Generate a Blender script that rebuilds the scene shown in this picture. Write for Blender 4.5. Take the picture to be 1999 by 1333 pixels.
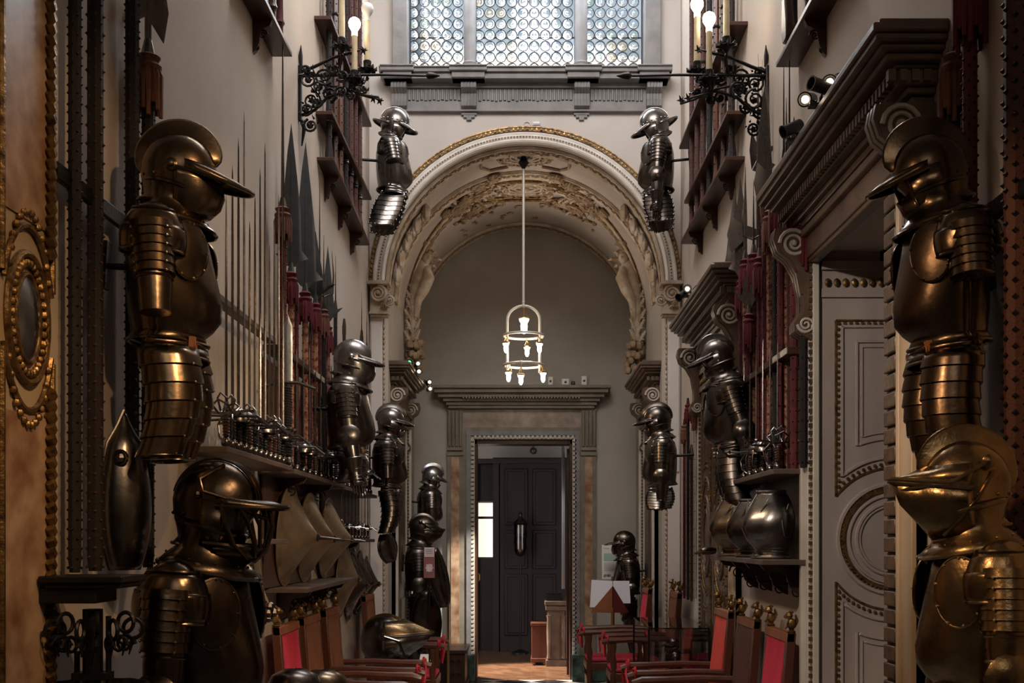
import bpy, math, random
from mathutils import Vector as V, Matrix as M4, Euler
R = math.radians; PI = math.pi; SIN = math.sin; COS = math.cos
random.seed(7)
for o in list(bpy.data.objects): bpy.data.objects.remove(o)
SC = bpy.context.scene; COL = SC.collection

# ---------------------------------------------------------------- camera, world, exposure
F = 2200.0; CX = 1025.0; CY = 1052.0; EYE = 1.6     # focal length in px, vanishing point, eye height
cam = bpy.data.cameras.new('camera'); co = bpy.data.objects.new('camera', cam); COL.objects.link(co)
co.location = (0, 0, EYE); co.rotation_euler = (R(90), 0, 0)
cam.sensor_width = 36; cam.lens = 36*F/1999; cam.shift_x = -(CX-999.5)/1999; cam.shift_y = (CY-666.5)/1999
cam.clip_start = .05; cam.clip_end = 300
SC.camera = co
w = bpy.data.worlds.new('world'); SC.world = w; w.use_nodes = True
w.node_tree.nodes['Background'].inputs[0].default_value = (.93, .96, 1, 1)
w.node_tree.nodes['Background'].inputs[1].default_value = 5.5
SC.view_settings.view_transform = 'Standard'; SC.view_settings.look = 'None'
SC.view_settings.exposure = 0; SC.view_settings.gamma = 1; SC.view_settings.use_curve_mapping = False

def lamp(name, kind, loc, to, power, color, size=.1, size_y=None, angle=60, blend=.6):
    l = bpy.data.lights.new(name, kind); l.energy = power; l.color = color
    o = bpy.data.objects.new(name, l); COL.objects.link(o); o.location = loc
    if kind == 'AREA':
        l.size = size
        if size_y: l.shape = 'RECTANGLE'; l.size_y = size_y
    else: l.shadow_soft_size = size
    if kind == 'SPOT': l.spot_size = R(angle); l.spot_blend = blend
    if to: o.rotation_euler = (V(to)-V(loc)).to_track_quat('-Z', 'Y').to_euler()
    return o
DAY = (.86, .92, 1); WARM = (1, .62, .30); WARM2 = (1, .74, .46)
# added area fills overhead and behind the camera, plus daylight of the upper bottle-glass window
lamp('fill_overhead', 'AREA', (0, 6.5, 7.35), (0, 9.9, 3.8), 235, (1, .955, .92), 2.2, 2.6)  # added fill to brighten the arch wall; no high window is built here
lamp('daylight_upper_window', 'AREA', (0, 9.9, 6.75), (0, 6.5, 2.0), 60, DAY, 2.2, .5)
lamp('fill_behind_camera', 'AREA', (0, -2.2, 5.2), (0, 3.5, 1.6), 17, (1, .82, .62), 2.0, 1.6)  # added fill from behind the camera; the rear wall has no window
# track spots
lamp('spot_left_armour', 'SPOT', (.75, 1.9, 3.9), (-1.1, 3.7, 2.1), 95, WARM, .05, angle=46)
lamp('spot_left_bust', 'SPOT', (.2, 1.6, 3.3), (-1.0, 3.6, 1.6), 85, WARM, .04, angle=40)
lamp('spot_right_bust', 'SPOT', (-.75, 1.5, 3.3), (1.25, 3.1, 1.6), 105, WARM, .05, angle=44)
lamp('spot_right_armour', 'SPOT', (-.6, 2.2, 2.6), (1.2, 3.35, 2.2), 26, WARM, .05, angle=34)
lamp('spot_left_shields', 'SPOT', (.95, 3.4, 3.0), (-1.25, 6.7, 1.5), 210, WARM2, .05, angle=42)
lamp('spot_left_swords', 'SPOT', (1.0, 4.9, 3.4), (-1.3, 5.4, 2.5), 45, WARM2, .05, angle=50)
lamp('spot_right_chairs', 'SPOT', (-.9, 4.4, 3.4), (1.3, 6.5, 1.1), 45, WARM2, .05, angle=44)
lamp('spot_right_suit', 'SPOT', (-1.0, 7.6, 3.6), (1.15, 9.2, 2.0), 30, WARM, .05, angle=30)
lamp('sunbeam_far_left', 'SPOT', (.9, 11.1, 3.25), (-.76, 12.78, .95), 1000, (1, .94, .84), .05, angle=20)  # added spot standing in for the sun beam left of the far door
lamp('spot_bay_left', 'SPOT', (-.93, 11.5, 3.15), (1.2, 11.2, .9), 14, WARM2, .05, angle=60)
lamp('spot_vault', 'SPOT', (-.95, 11.2, 3.5), (.72, 11.1, 4.92), 75, (1, .86, .72), .05, angle=80, blend=1)
lamp('spot_vault_left', 'SPOT', (.98, 11.2, 3.5), (-.6, 11.2, 4.9), 45, (1, .86, .72), .05, angle=90, blend=1)
# the room beyond the far door
lamp('daylight_far_room', 'SPOT', (-1.7, 14.2, 2.9), (.1, 13.6, .0), 3000, (1, .93, .84), .12, angle=36)
lamp('fill_spot_door_leaf', 'SPOT', (-.9, 2.4, 3.5), (1.7, 5.37, 1.7), 240, (1, .86, .74), .06, angle=40)  # added corridor fill to brighten the near right door leaf, no fitting there

# ---------------------------------------------------------------- materials
MATS = {}
def mat(name, col, rough=.6, metal=0, noise=None, scale=8, bump=0, bscale=60, rr=.0, emit=None, stretch=(1,1,1), spec=None, sheen=0, detail=6):
    if name in MATS: return MATS[name]
    m = bpy.data.materials.new(name); m.use_nodes = True; nt = m.node_tree; N = nt.nodes; L = nt.links
    b = N['Principled BSDF']; b.inputs['Base Color'].default_value = (*col, 1)
    b.inputs['Roughness'].default_value = rough; b.inputs['Metallic'].default_value = metal
    if spec is not None: b.inputs['Specular IOR Level'].default_value = spec
    if sheen: b.inputs['Sheen Weight'].default_value = sheen; b.inputs['Sheen Tint'].default_value = (*[min(1, c*3) for c in col], 1)
    tc = N.new('ShaderNodeTexCoord'); mp = N.new('ShaderNodeMapping'); L.new(tc.outputs['Object'], mp.inputs[0]); mp.inputs['Scale'].default_value = stretch
    if noise:
        n = N.new('ShaderNodeTexNoise'); n.inputs['Scale'].default_value = scale; n.inputs['Detail'].default_value = detail; L.new(mp.outputs[0], n.inputs[0])
        cr = N.new('ShaderNodeValToRGB'); cr.color_ramp.elements[0].position = .35; cr.color_ramp.elements[1].position = .68
        cr.color_ramp.elements[0].color = (*col, 1); cr.color_ramp.elements[1].color = (*noise, 1)
        L.new(n.outputs[0], cr.inputs[0]); L.new(cr.outputs[0], b.inputs['Base Color'])
        if rr:
            mr = N.new('ShaderNodeMapRange'); L.new(n.outputs[0], mr.inputs[0]); mr.inputs[1].default_value = .3; mr.inputs[2].default_value = .7
            mr.inputs[3].default_value = rough-rr; mr.inputs[4].default_value = rough+rr; L.new(mr.outputs[0], b.inputs['Roughness'])
    if bump:
        n2 = N.new('ShaderNodeTexNoise'); n2.inputs['Scale'].default_value = bscale; n2.inputs['Detail'].default_value = 4; L.new(mp.outputs[0], n2.inputs[0])
        bp = N.new('ShaderNodeBump'); bp.inputs['Strength'].default_value = bump; bp.inputs['Distance'].default_value = .01
        L.new(n2.outputs[0], bp.inputs['Height']); L.new(bp.outputs[0], b.inputs['Normal'])
    if emit:
        b.inputs['Emission Color'].default_value = (*emit[0], 1); b.inputs['Emission Strength'].default_value = emit[1]
    MATS[name] = m; return m
PLA = mat('plaster', (.50, .43, .37), .9, noise=(.44, .37, .31), scale=1.6, bump=.12, bscale=25)
PLL = mat('plaster_arch_wall', (.60, .56, .53), .85, noise=(.55, .50, .47), scale=2.5, bump=.1, bscale=20)
PLB = mat('plaster_back', (.42, .39, .35), .9, noise=(.36, .33, .29), scale=2, bump=.1)
STO = mat('grey_stone', (.25, .24, .24), .6, noise=(.18, .175, .175), scale=7, bump=.25, bscale=30)
STU = mat('stucco_cream', (.50, .43, .35), .7, noise=(.33, .23, .14), scale=9, bump=.3, bscale=40)
STB = mat('stucco_brown', (.20, .125, .07), .6, noise=(.32, .23, .14), scale=14, bump=.3, bscale=50)
WHT = mat('stucco_white', (.84, .81, .77), .55, noise=(.74, .70, .65), scale=12, bump=.1)
GLD = mat('gilding', (.34, .205, .075), .40, .8, noise=(.07, .035, .015), scale=30, bump=.3, bscale=80, rr=.1)
WAL = mat('walnut_marble', (.075, .045, .03), .38, noise=(.16, .10, .065), scale=6, bump=.15, bscale=30, stretch=(1, 1, 1))
WOD = mat('dark_wood', (.035, .013, .009), .35, noise=(.07, .028, .016), scale=5, bump=.1, stretch=(1, 1, .15))
WOR = mat('reddish_wood', (.115, .038, .020), .3, noise=(.07, .022, .012), scale=6, bump=.06, stretch=(1, 1, .12))
WOG = mat('shelf_wood', (.07, .045, .035), .5, noise=(.11, .075, .06), scale=6, bump=.1)
LEA = mat('brown_leather', (.28, .10, .040), .5, noise=(.20, .065, .025), scale=9, bump=.15, bscale=60)
MRB = mat('marble_cream', (.56, .52, .46), .4, noise=(.44, .39, .33), scale=4, bump=.05)
BRE = mat('marble_breccia', (.48, .33, .22), .35, noise=(.22, .10, .05), scale=9, detail=9)
GRN = mat('green_marble', (.018, .035, .028), .3, noise=(.10, .14, .12), scale=10, detail=9)
IRN = mat('black_iron', (.02, .018, .018), .45, .7, bump=.2, bscale=60)
BLV = mat('black_velvet', (.010, .006, .006), .8, bump=.25, bscale=90)
RDV = mat('red_velvet', (.105, .013, .016), .8, noise=(.05, .006, .009), scale=18, bump=.3, bscale=120, sheen=.15)
RST = mat('dark_rust_velvet', (.085, .028, .020), .75, noise=(.045, .015, .012), scale=15, bump=.3, bscale=100)
SEA = mat('crimson_seat_velvet', (.42, .022, .045), .7, noise=(.26, .012, .026), scale=10, sheen=.6, stretch=(1, 1, .3))
PAT = mat('patterned_velvet', (.34, .17, .10), .8, noise=(.12, .016, .016), scale=42, bump=.2, detail=1)
TAS = mat('tassel_red', (.15, .012, .022), .85, noise=(.09, .008, .014), scale=60, bump=.5, bscale=160, stretch=(1, 1, .1))
TAO = mat('tassel_ochre', (.20, .085, .045), .85, noise=(.09, .02, .015), scale=60, bump=.5, bscale=160, stretch=(1, 1, .1))
STD_ = mat('steel_dark', (.085, .072, .066), .27, 1, noise=(.15, .125, .11), scale=7, bump=.06, bscale=45, rr=.07)
STM = mat('steel_mid', (.24, .22, .21), .27, 1, noise=(.12, .105, .095), scale=9, bump=.05, bscale=45, rr=.08)
STL = mat('steel_bright', (.42, .43, .45), .30, 1, noise=(.25, .25, .26), scale=12, bump=.04, rr=.08)
BRZ = mat('russet_steel', (.21, .155, .105), .27, 1, noise=(.11, .075, .048), scale=8, bump=.06, bscale=45, rr=.07)
BRG = mat('gilt_steel', (.33, .225, .125), .27, 1, noise=(.17, .11, .055), scale=11, bump=.10, bscale=60, rr=.07)
SHD = mat('shield_bronze', (.34, .26, .17), .38, .65, noise=(.20, .14, .09), scale=10, bump=.12, bscale=60, rr=.08)
BRS = mat('brass', (.62, .42, .17), .3, 1)
LED = mat('lead', (.03, .03, .035), .6, .5)
CAN = mat('candle', (.62, .52, .34), .6, noise=(.50, .40, .24), scale=20)
ROP = mat('red_rope', (.50, .012, .025), .7)
PAP = mat('paper', (.74, .74, .80), .8); PAG = mat('paper_green', (.33, .46, .42), .8); PAR = mat('paper_red', (.32, .12, .12), .8); PAW = mat('paper_pink', (.75, .60, .60), .8); INK = mat('ink', (.02, .02, .02), .8); PAL = mat('paper_text', (.45, .44, .50), .8)
PLS = mat('white_plastic', (.7, .7, .68), .4); BLP = mat('black_plastic', (.015, .015, .015), .35)
LIT = mat('bulb_glow', (1, .9, .75), .3, emit=((1, .82, .55), 12))
LIC = mat('lamp_glass_glow', (1, .95, .85), .3, emit=((1, .88, .72), 7))
LIG = mat('green_lamp', (.1, 1, .4), .3, emit=((.1, 1, .35), 3))
WHM = mat('white_metal', (.62, .58, .52), .4, .2)
PNT = mat('painted_door', (.40, .34, .31), .42, noise=(.31, .255, .23), scale=5, bump=.06, stretch=(1, 1, .35))
PN2 = mat('painted_pier', (.46, .35, .24), .5, noise=(.38, .28, .18), scale=5, bump=.06)
OUTB = mat('slate_facade', (.20, .22, .24), .9, noise=(.13, .16, .15), scale=.8)
OUTP = mat('peach_ledge', (.75, .50, .34), .9)
SNK = mat('curtain_white', (.80, .84, .90), .8)
def floor_mat():
    m = bpy.data.materials.new('checker_marble'); m.use_nodes = True; N = m.node_tree.nodes; L = m.node_tree.links; b = N['Principled BSDF']
    tc = N.new('ShaderNodeTexCoord'); mp = N.new('ShaderNodeMapping'); mp.inputs['Rotation'].default_value = (0, 0, R(45)); mp.inputs['Location'].default_value = (.1, .1, .5)
    ch = N.new('ShaderNodeTexChecker'); ch.inputs['Scale'].default_value = 3.3; ch.inputs[1].default_value = (.6, .56, .5, 1); ch.inputs[2].default_value = (.03, .028, .028, 1)
    L.new(tc.outputs['Object'], mp.inputs[0]); L.new(mp.outputs[0], ch.inputs[0]); L.new(ch.outputs[0], b.inputs['Base Color']); b.inputs['Roughness'].default_value = .25
    return m
def parquet_mat():
    m = bpy.data.materials.new('parquet'); m.use_nodes = True; N = m.node_tree.nodes; L = m.node_tree.links; b = N['Principled BSDF']
    tc = N.new('ShaderNodeTexCoord'); mp = N.new('ShaderNodeMapping'); mp.inputs['Rotation'].default_value = (0, 0, R(38))
    br = N.new('ShaderNodeTexBrick'); br.inputs['Scale'].default_value = 3; br.inputs[1].default_value = (.20, .10, .05, 1); br.inputs[2].default_value = (.12, .055, .028, 1); br.inputs[3].default_value = (.03, .015, .01, 1); br.inputs['Mortar Size'].default_value = .008
    L.new(tc.outputs['Object'], mp.inputs[0]); L.new(mp.outputs[0], br.inputs[0]); L.new(br.outputs[0], b.inputs['Base Color']); b.inputs['Roughness'].default_value = .22
    return m
def glass_mat(name, tint, ref=.10, rough=.02):
    m = bpy.data.materials.new(name); m.use_nodes = True; N = m.node_tree.nodes; L = m.node_tree.links
    N.remove(N['Principled BSDF']); o = N['Material Output']
    t = N.new('ShaderNodeBsdfTransparent'); t.inputs[0].default_value = (*tint, 1); g = N.new('ShaderNodeBsdfGlossy'); g.inputs['Roughness'].default_value = rough
    fr = N.new('ShaderNodeFresnel'); mx = N.new('ShaderNodeMixShader'); ad = N.new('ShaderNodeMath'); ad.operation = 'ADD'; ad.inputs[1].default_value = ref
    L.new(fr.outputs[0], ad.inputs[0]); L.new(ad.outputs[0], mx.inputs[0]); L.new(t.outputs[0], mx.inputs[1]); L.new(g.outputs[0], mx.inputs[2]); L.new(mx.outputs[0], o.inputs[0])
    return m
def crown_mat(name, tint):
    m = bpy.data.materials.new(name); m.use_nodes = True; b = m.node_tree.nodes['Principled BSDF']
    b.inputs['Base Color'].default_value = (*tint, 1); b.inputs['Transmission Weight'].default_value = 1; b.inputs['Roughness'].default_value = .06; b.inputs['IOR'].default_value = 1.35
    return m
FLM = floor_mat(); PQM = parquet_mat(); GLV = glass_mat('case_glass', (.93, .95, .94)); GLP = glass_mat('window_glass', (.74, .77, .80), .05)
CRW = [crown_mat('crown_glass_clear', (.92, .95, .95)), crown_mat('crown_glass_blue', (.84, .88, .93)), crown_mat('crown_glass_green', (.78, .88, .80)), crown_mat('crown_glass_amber', (.95, .84, .68))]

# ---------------------------------------------------------------- mesh builder
def frame(z, x=None):
    z = V(z).normalized(); a = V(x) if x is not None else (V((1, 0, 0)) if abs(z.x) < .9 else V((0, 1, 0)))
    y = z.cross(a).normalized(); x = y.cross(z).normalized()
    return x, y, z
class MB:
    def __init__(s): s.v = []; s.f = []; s.M = M4.Identity(4); s.mi = []; s.cur = 0
    def add(s, vs, fs):
        n = len(s.v); s.v += [tuple(s.M @ V(p)) for p in vs]; s.f += [tuple(i+n for i in f) for f in fs]; s.mi += [s.cur]*len(fs); return s
    def box(s, a, b):
        x0, x1 = sorted((a[0], b[0])); y0, y1 = sorted((a[1], b[1])); z0, z1 = sorted((a[2], b[2]))
        return s.add([(x0,y0,z0),(x1,y0,z0),(x1,y1,z0),(x0,y1,z0),(x0,y0,z1),(x1,y0,z1),(x1,y1,z1),(x0,y1,z1)],
                     [(0,3,2,1),(4,5,6,7),(0,1,5,4),(1,2,6,5),(2,3,7,6),(3,0,4,7)])
    def hexa(s, p):  # 8 points: bottom quad, top quad
        return s.add(p, [(0,3,2,1),(4,5,6,7),(0,1,5,4),(1,2,6,5),(2,3,7,6),(3,0,4,7)])
    def rings(s, rs, closed=True, cap=True):
        n = len(rs[0]); vs = [p for r in rs for p in r]; fs = []
        m = n if closed else n-1
        for i in range(len(rs)-1):
            for j in range(m):
                a = i*n+j; b = i*n+(j+1) % n; fs.append((a, b, b+n, a+n))
        if cap and closed: fs.append(tuple(range(n-1, -1, -1))); fs.append(tuple(range((len(rs)-1)*n, len(rs)*n)))
        return s.add(vs, fs)
    def tube(s, pts, r, n=8, cap=True):
        pts = [V(p) for p in pts]; rs = []
        if not isinstance(r, (list, tuple)): r = [r]*len(pts)
        x = None
        for i, p in enumerate(pts):
            d = (pts[min(i+1, len(pts)-1)]-pts[max(i-1, 0)])
            if d.length < 1e-7: d = V((0, 0, 1))
            d.normalize()
            if x is None: x = frame(d)[0]
            x = (x-d*x.dot(d)); x = x.normalized() if x.length > 1e-5 else frame(d)[0]
            y = d.cross(x)
            rs.append([tuple(p+(x*COS(2*PI*k/n)+y*SIN(2*PI*k/n))*r[i]) for k in range(n)])
        return s.rings(rs, cap=cap)
    def cyl(s, a, b, r, r2=None, n=12): return s.tube([a, b], [r, r if r2 is None else r2], n)
    def lathe(s, prof, o=(0,0,0), ax=(0,0,1), n=20, cap=True):  # prof: (radius, height)
        x, y, z = frame(ax); o = V(o)
        return s.rings([[tuple(o+z*h+(x*COS(2*PI*k/n)+y*SIN(2*PI*k/n))*max(r, 1e-4)) for k in range(n)] for r, h in prof], cap=cap)
    def ball(s, c, r, n=10, sc=(1,1,1)):
        c = V(c); m = max(4, n//2)
        return s.rings([[(c.x+sc[0]*r*SIN(PI*i/m)*COS(2*PI*k/n)+1e-5*COS(2*PI*k/n), c.y+sc[1]*r*SIN(PI*i/m)*SIN(2*PI*k/n)+1e-5*SIN(2*PI*k/n), c.z-sc[2]*r*COS(PI*i/m)) for k in range(n)] for i in range(m+1)], cap=False)
    def stud(s, c, r):
        c = V(c); return s.add([c+V((r,0,0)), c+V((-r,0,0)), c+V((0,r,0)), c+V((0,-r,0)), c+V((0,0,r)), c+V((0,0,-r))],
                     [(0,2,4),(2,1,4),(1,3,4),(3,0,4),(2,0,5),(1,2,5),(3,1,5),(0,3,5)])
    def torus(s, c, R1, r, ax=(0,0,1), n=24, m=6, a0=0, a1=2*PI, xr=None):
        x, y, z = frame(ax, xr); c = V(c); full = abs(a1-a0-2*PI) < 1e-4; k = n if full else n+1
        rs = []
        for i in range(k+(1 if full else 0)):
            a = a0+(a1-a0)*i/n; d = x*COS(a)+y*SIN(a); rs.append([tuple(c+d*(R1+r*COS(2*PI*j/m))+z*r*SIN(2*PI*j/m)) for j in range(m)])
        return s.rings(rs, cap=not full)
    def prism(s, out, o, ux, uy, th):  # outline in plane (ux,uy) extruded by th along the normal, centred
        o = V(o); ux = V(ux); uy = V(uy); n = ux.cross(uy).normalized()
        a = [tuple(o+ux*p[0]+uy*p[1]-n*th/2) for p in out]; b = [tuple(o+ux*p[0]+uy*p[1]+n*th/2) for p in out]
        return s.rings([a, b])
    def spiral(s, c, r0, turns, ux, uy, r=.006, a0=0, n=28, rend=.15, m=6, taper=.6):
        c = V(c); ux = V(ux); uy = V(uy); P = []
        for i in range(n+1):
            t = i/n; a = a0+turns*2*PI*t; q = r0*(1-(1-rend)*t); P.append(c+ux*q*COS(a)+uy*q*SIN(a))
        return s.tube(P, [r*(1-(1-taper)*i/n) for i in range(n+1)], m)
    def build(s, name, m, parent=None, smooth=40, solid=0, bevel=0, mats=None):
        me = bpy.data.meshes.new(name); me.from_pydata(s.v, [], s.f); me.update()
        if mats:
            for q in mats: me.materials.append(q)
            for p, i in zip(me.polygons, s.mi): p.material_index = i
        else: me.materials.append(m)
        if smooth:
            for p in me.polygons: p.use_smooth = True
            try: me.set_sharp_from_angle(angle=R(smooth))
            except Exception: pass
        o = bpy.data.objects.new(name, me); COL.objects.link(o)
        if parent: o.parent = parent
        if solid: q = o.modifiers.new('thickness', 'SOLIDIFY'); q.thickness = solid; q.offset = 0
        if bevel: q = o.modifiers.new('edge', 'BEVEL'); q.width = bevel; q.segments = 2; q.limit_method = 'ANGLE'
        return o
def tag(o, label=None, cat=None, group=None, kind=None):
    if label: o['label'] = label
    if cat: o['category'] = cat
    if group: o['group'] = group
    if kind: o['kind'] = kind
    return o
def empty(name, loc=(0,0,0), rot=(0,0,0), sc=1, label=None, cat=None, group=None):
    o = bpy.data.objects.new(name, None); COL.objects.link(o); o.location = loc; o.rotation_euler = rot; o.scale = (sc, sc, sc)
    o.empty_display_size = .1
    return tag(o, label, cat, group)
KIDS = {}
def kids(o): return [c for c in bpy.data.objects if c.parent == o]
def copy_tree(o, loc=None, rot=None, sc=None, label=None, group=None, parent=None):
    c = o.copy(); COL.objects.link(c)
    if parent: c.parent = parent
    if loc is not None: c.location = loc
    if rot is not None: c.rotation_euler = rot
    if sc is not None: c.scale = (sc, sc, sc) if not isinstance(sc, tuple) else sc
    if label: c['label'] = label
    if group: c['group'] = group
    for k in kids(o): copy_tree(k, parent=c)
    return c
def struct(o, kind='structure'): o['kind'] = kind; return o
def P(x, y, D): return V(((x-CX)*D/F, D, EYE+(CY-y)*D/F))
def onx(x, y, X): return P(x, y, F*X/(x-CX))      # pixel seen on the plane at this X
WX = 1.395; YA = 10.1; YB = 12.8; BX = 1.26; ZS = 3.88

# ================================================================= THE SETTING
b = MB(); b.box((-WX-1.4, -3.2, -.1), (WX+1.4, YB, 0)); struct(b.build('floor', FLM, smooth=0))
b = MB(); b.box((-WX-.3, -3.2, -.0), (-WX, YA, 7.6)); struct(b.build('wall_left', PLA, smooth=0))
b = MB()
b.box((WX, -3.2, 0), (WX+.3, 4.16, 7.6)); b.box((WX, 5.38, 0), (WX+.3, YA, 7.6)); b.box((WX, 4.16, 2.97), (WX+.3, 5.38, 7.6))
struct(b.build('wall_right', PLA, smooth=0))
b = MB(); b.box((WX+.3, 3.9, 0), (2.5, 4.16, 3.1)); b.box((2.5, 3.9, 0), (2.6, 5.7, 3.1)); b.box((WX+.3, 5.46, 0), (2.6, 5.7, 3.1)); b.box((WX+.3, 3.9, 2.97), (2.6, 5.7, 3.2))
struct(b.build('wall_passage', WOD, smooth=0))
b = MB(); b.box((-WX-.3, -3.2, 7.6), (WX+.3, YA+.3, 7.8)); struct(b.build('ceiling', PLL, smooth=0))
b = MB(); b.box((-WX-.3, -3.4, 0), (WX+.3, -3.2, 7.8)); struct(b.build('wall_rear', WOD, smooth=0))
# arch wall with semicircular opening and window opening
WZ0, WZ1, WXa, WXb = 5.74, 7.3, -1.13, 1.16
b = MB(); N_ = 48; yb_ = YA+.28
def qf(m, p0, p1, p2, p3): m.add([p0, p1, p2, p3], [(0, 1, 2, 3)])
for y in (YA, yb_):
    for i in range(N_):
        a0 = PI*i/N_; a1 = PI*(i+1)/N_
        x0, z0, x1, z1 = BX*COS(a0), ZS+BX*SIN(a0), BX*COS(a1), ZS+BX*SIN(a1)
        qf(b, (x0, y, z0), (x1, y, z1), (x1, y, WZ0), (x0, y, WZ0))
    qf(b, (-WX, y, ZS), (-BX, y, ZS), (-BX, y, WZ0), (-WX, y, WZ0)); qf(b, (BX, y, ZS), (WX, y, ZS), (WX, y, WZ0), (BX, y, WZ0))
    qf(b, (-WX, y, WZ0), (WXa, y, WZ0), (WXa, y, 7.6), (-WX, y, 7.6)); qf(b, (WXb, y, WZ0), (WX, y, WZ0), (WX, y, 7.6), (WXb, y, 7.6))
    qf(b, (WXa, y, WZ1), (WXb, y, WZ1), (WXb, y, 7.6), (WXa, y, 7.6))
b.box((-WX, YA, 0), (-BX, yb_, ZS)); b.box((BX, YA, 0), (WX, yb_, ZS))
qf(b, (WXa, YA, WZ0), (WXb, YA, WZ0), (WXb, yb_, WZ0), (WXa, yb_, WZ0)); qf(b, (WXa, YA, WZ1), (WXb, YA, WZ1), (WXb, yb_, WZ1), (WXa, yb_, WZ1))
qf(b, (WXa, YA, WZ0), (WXa, yb_, WZ0), (WXa, yb_, WZ1), (WXa, YA, WZ1)); qf(b, (WXb, YA, WZ0), (WXb, yb_, WZ0), (WXb, yb_, WZ1), (WXb, YA, WZ1))
struct(b.build('wall_arch', PLL, smooth=0))
# bay: side walls, barrel vault, back wall
b = MB(); b.box((-BX-.2, YA+.28, 0), (-BX, YB, ZS)); struct(b.build('wall_bay_left', PLB, smooth=0))
b = MB(); b.box((BX, YA+.28, 0), (BX+.2, YB, ZS)); struct(b.build('wall_bay_right', PLB, smooth=0))
b = MB(); rs = [[(BX*COS(PI*i/N_), y, ZS+BX*SIN(PI*i/N_)) for i in range(N_+1)] for y in (YA, YB)]
rs2 = [[((BX+.12)*COS(PI*i/N_), y, ZS+(BX+.12)*SIN(PI*i/N_)) for i in range(N_+1)] for y in (YB, YA+.01)]
b.rings(rs+rs2+[rs[0]], closed=False, cap=False); VLT = mat('vault_plaster', (.42, .36, .31), .7, noise=(.34, .28, .235), scale=3, bump=.1); struct(b.build('ceiling_vault', VLT))
DX0, DX1, DZ = -.60, .535, 2.74
b = MB(); b.box((-BX-.2, YB, 0), (DX0, YB+.3, 5.4)); b.box((DX1, YB, 0), (BX+.2, YB+.3, 5.4)); b.box((DX0, YB, DZ), (DX1, YB+.3, 5.4)); struct(b.build('wall_back', PLB, smooth=0))
# far room
b = MB(); b.box((-2.6, YB, -.1), (2.2, 17.6, 0)); struct(b.build('floor_far_room', PQM, smooth=0))
b = MB(); b.box((-2.6, YB+.3, 3.2), (2.2, 17.6, 3.3)); struct(b.build('ceiling_far_room', PLB, smooth=0))
b = MB(); b.box((-2.6, 17.4, 0), (2.2, 17.6, 3.3)); struct(b.build('wall_far_room', PLA, smooth=0))
b = MB(); b.box((-2.7, YB+.3, 0), (-2.6, 17.6, 3.3)); struct(b.build('wall_far_room_left', WOD, smooth=0))
b = MB(); b.box((2.2, YB+.3, 0), (2.3, 17.6, 3.3)); struct(b.build('wall_far_room_right', WOD, smooth=0))
# outside
b = MB(); b.box((-9, 26, 0), (9, 30, 12.0)); tag(b.build('neighbouring_house', OUTB, smooth=0), 'slate grey house seen dimly below the sky through the bottle glass', 'building')
h_ = bpy.data.objects['neighbouring_house']; s_ = 26/F
for (a, c, ztop) in ((600, 800, 16), (862, 1005, 16.5), (1088, 1180, 16.2), (1180, 1420, 15.6), (800, 862, 13.0), (1005, 1088, 13.05)):
    b = MB(); b.box(((a-CX)*s_, 26.6, 12.0), ((c-CX)*s_, 29, ztop)); b.build('wall', OUTB, h_, smooth=0)
b = MB(); b.box((-8, 25.9, 12.36), (8, 26.6, 12.62)); b.build('ledge', OUTP, h_, smooth=0)

# ---- window surround (one piece of joinery in stone): frame posts, columns, sill, frieze, consoles
wx = lambda x: (x-CX)*YA/F
wz = lambda y: EYE+(CY-y)*YA/F
win = empty('window_surround', (0, YA, 0), label='grey stone surround with columns and fluted frieze around the bottle-glass window', cat='window surround'); struct(win)
SH = M4.Translation((0, -YA, 0))
def wb(): b = MB(); b.M = SH; return b
for a, c in ((768, 797), (1257, 1288)):
    b = wb(); b.box((wx(a), YA-.10, wz(140)), (wx(c), YA+.2, 7.4)); b.box((wx(a)-.03, YA-.13, wz(150)), (wx(c)+.03, YA+.02, wz(138))); b.build('post', STO, win, bevel=.006)
for a, c in ((905, 929), (1122, 1147)):
    xc = wx((a+c)/2); r = wx(c)-wx(a); b = wb()
    b.lathe([(r*.5, 0), (r*.5, 1.7)], (xc, YA+.02, wz(128)), n=24)
    b.lathe([(r*.72, 0), (r*.74, .015), (r*.72, .03), (r*.58, .035), (r*.56, .05), (r*.62, .06), (r*.62, .07), (r*.5, .08)], (xc, YA+.02, wz(138)), n=24)
    b.box((xc-r*.85, YA-.10, wz(150)), (xc+r*.85, YA+.15, wz(138))); b.build('column', STO, win)
b = wb()
for x0, x1, d in ((745, 1307, 0), (748, 812, .03), (880, 952, .03), (1102, 1172, .03), (1240, 1306, .03)):
    b.box((wx(x0), YA-.20-d, wz(157)), (wx(x1), YA+.2, wz(148))); b.box((wx(x0)+.02, YA-.17-d, wz(168)), (wx(x1)-.02, YA, wz(157))); b.box((wx(x0)+.0, YA-.22-d, wz(150)), (wx(x1)-.0, YA, wz(147.5)))
b.build('sill', STO, win, bevel=.004)
b = wb(); b.box((wx(768), YA-.03, wz(218)), (wx(1288), YA+.01, wz(168))); b.box((wx(766), YA-.055, wz(221)), (wx(1290), YA, wz(215))); b.box((wx(768), YA-.06, wz(176)), (wx(1288), YA, wz(168)))
x = wx(800)
while x < wx(1255):
    if not (wx(900) < x < wx(932) or wx(1117) < x < wx(1150)): b.tube([(x, YA-.03, wz(178)), (x, YA-.035, wz(198+random.random()*3))], .0135, 6)
    x += .037
b.build('fluted_frieze', STO, win)
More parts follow.
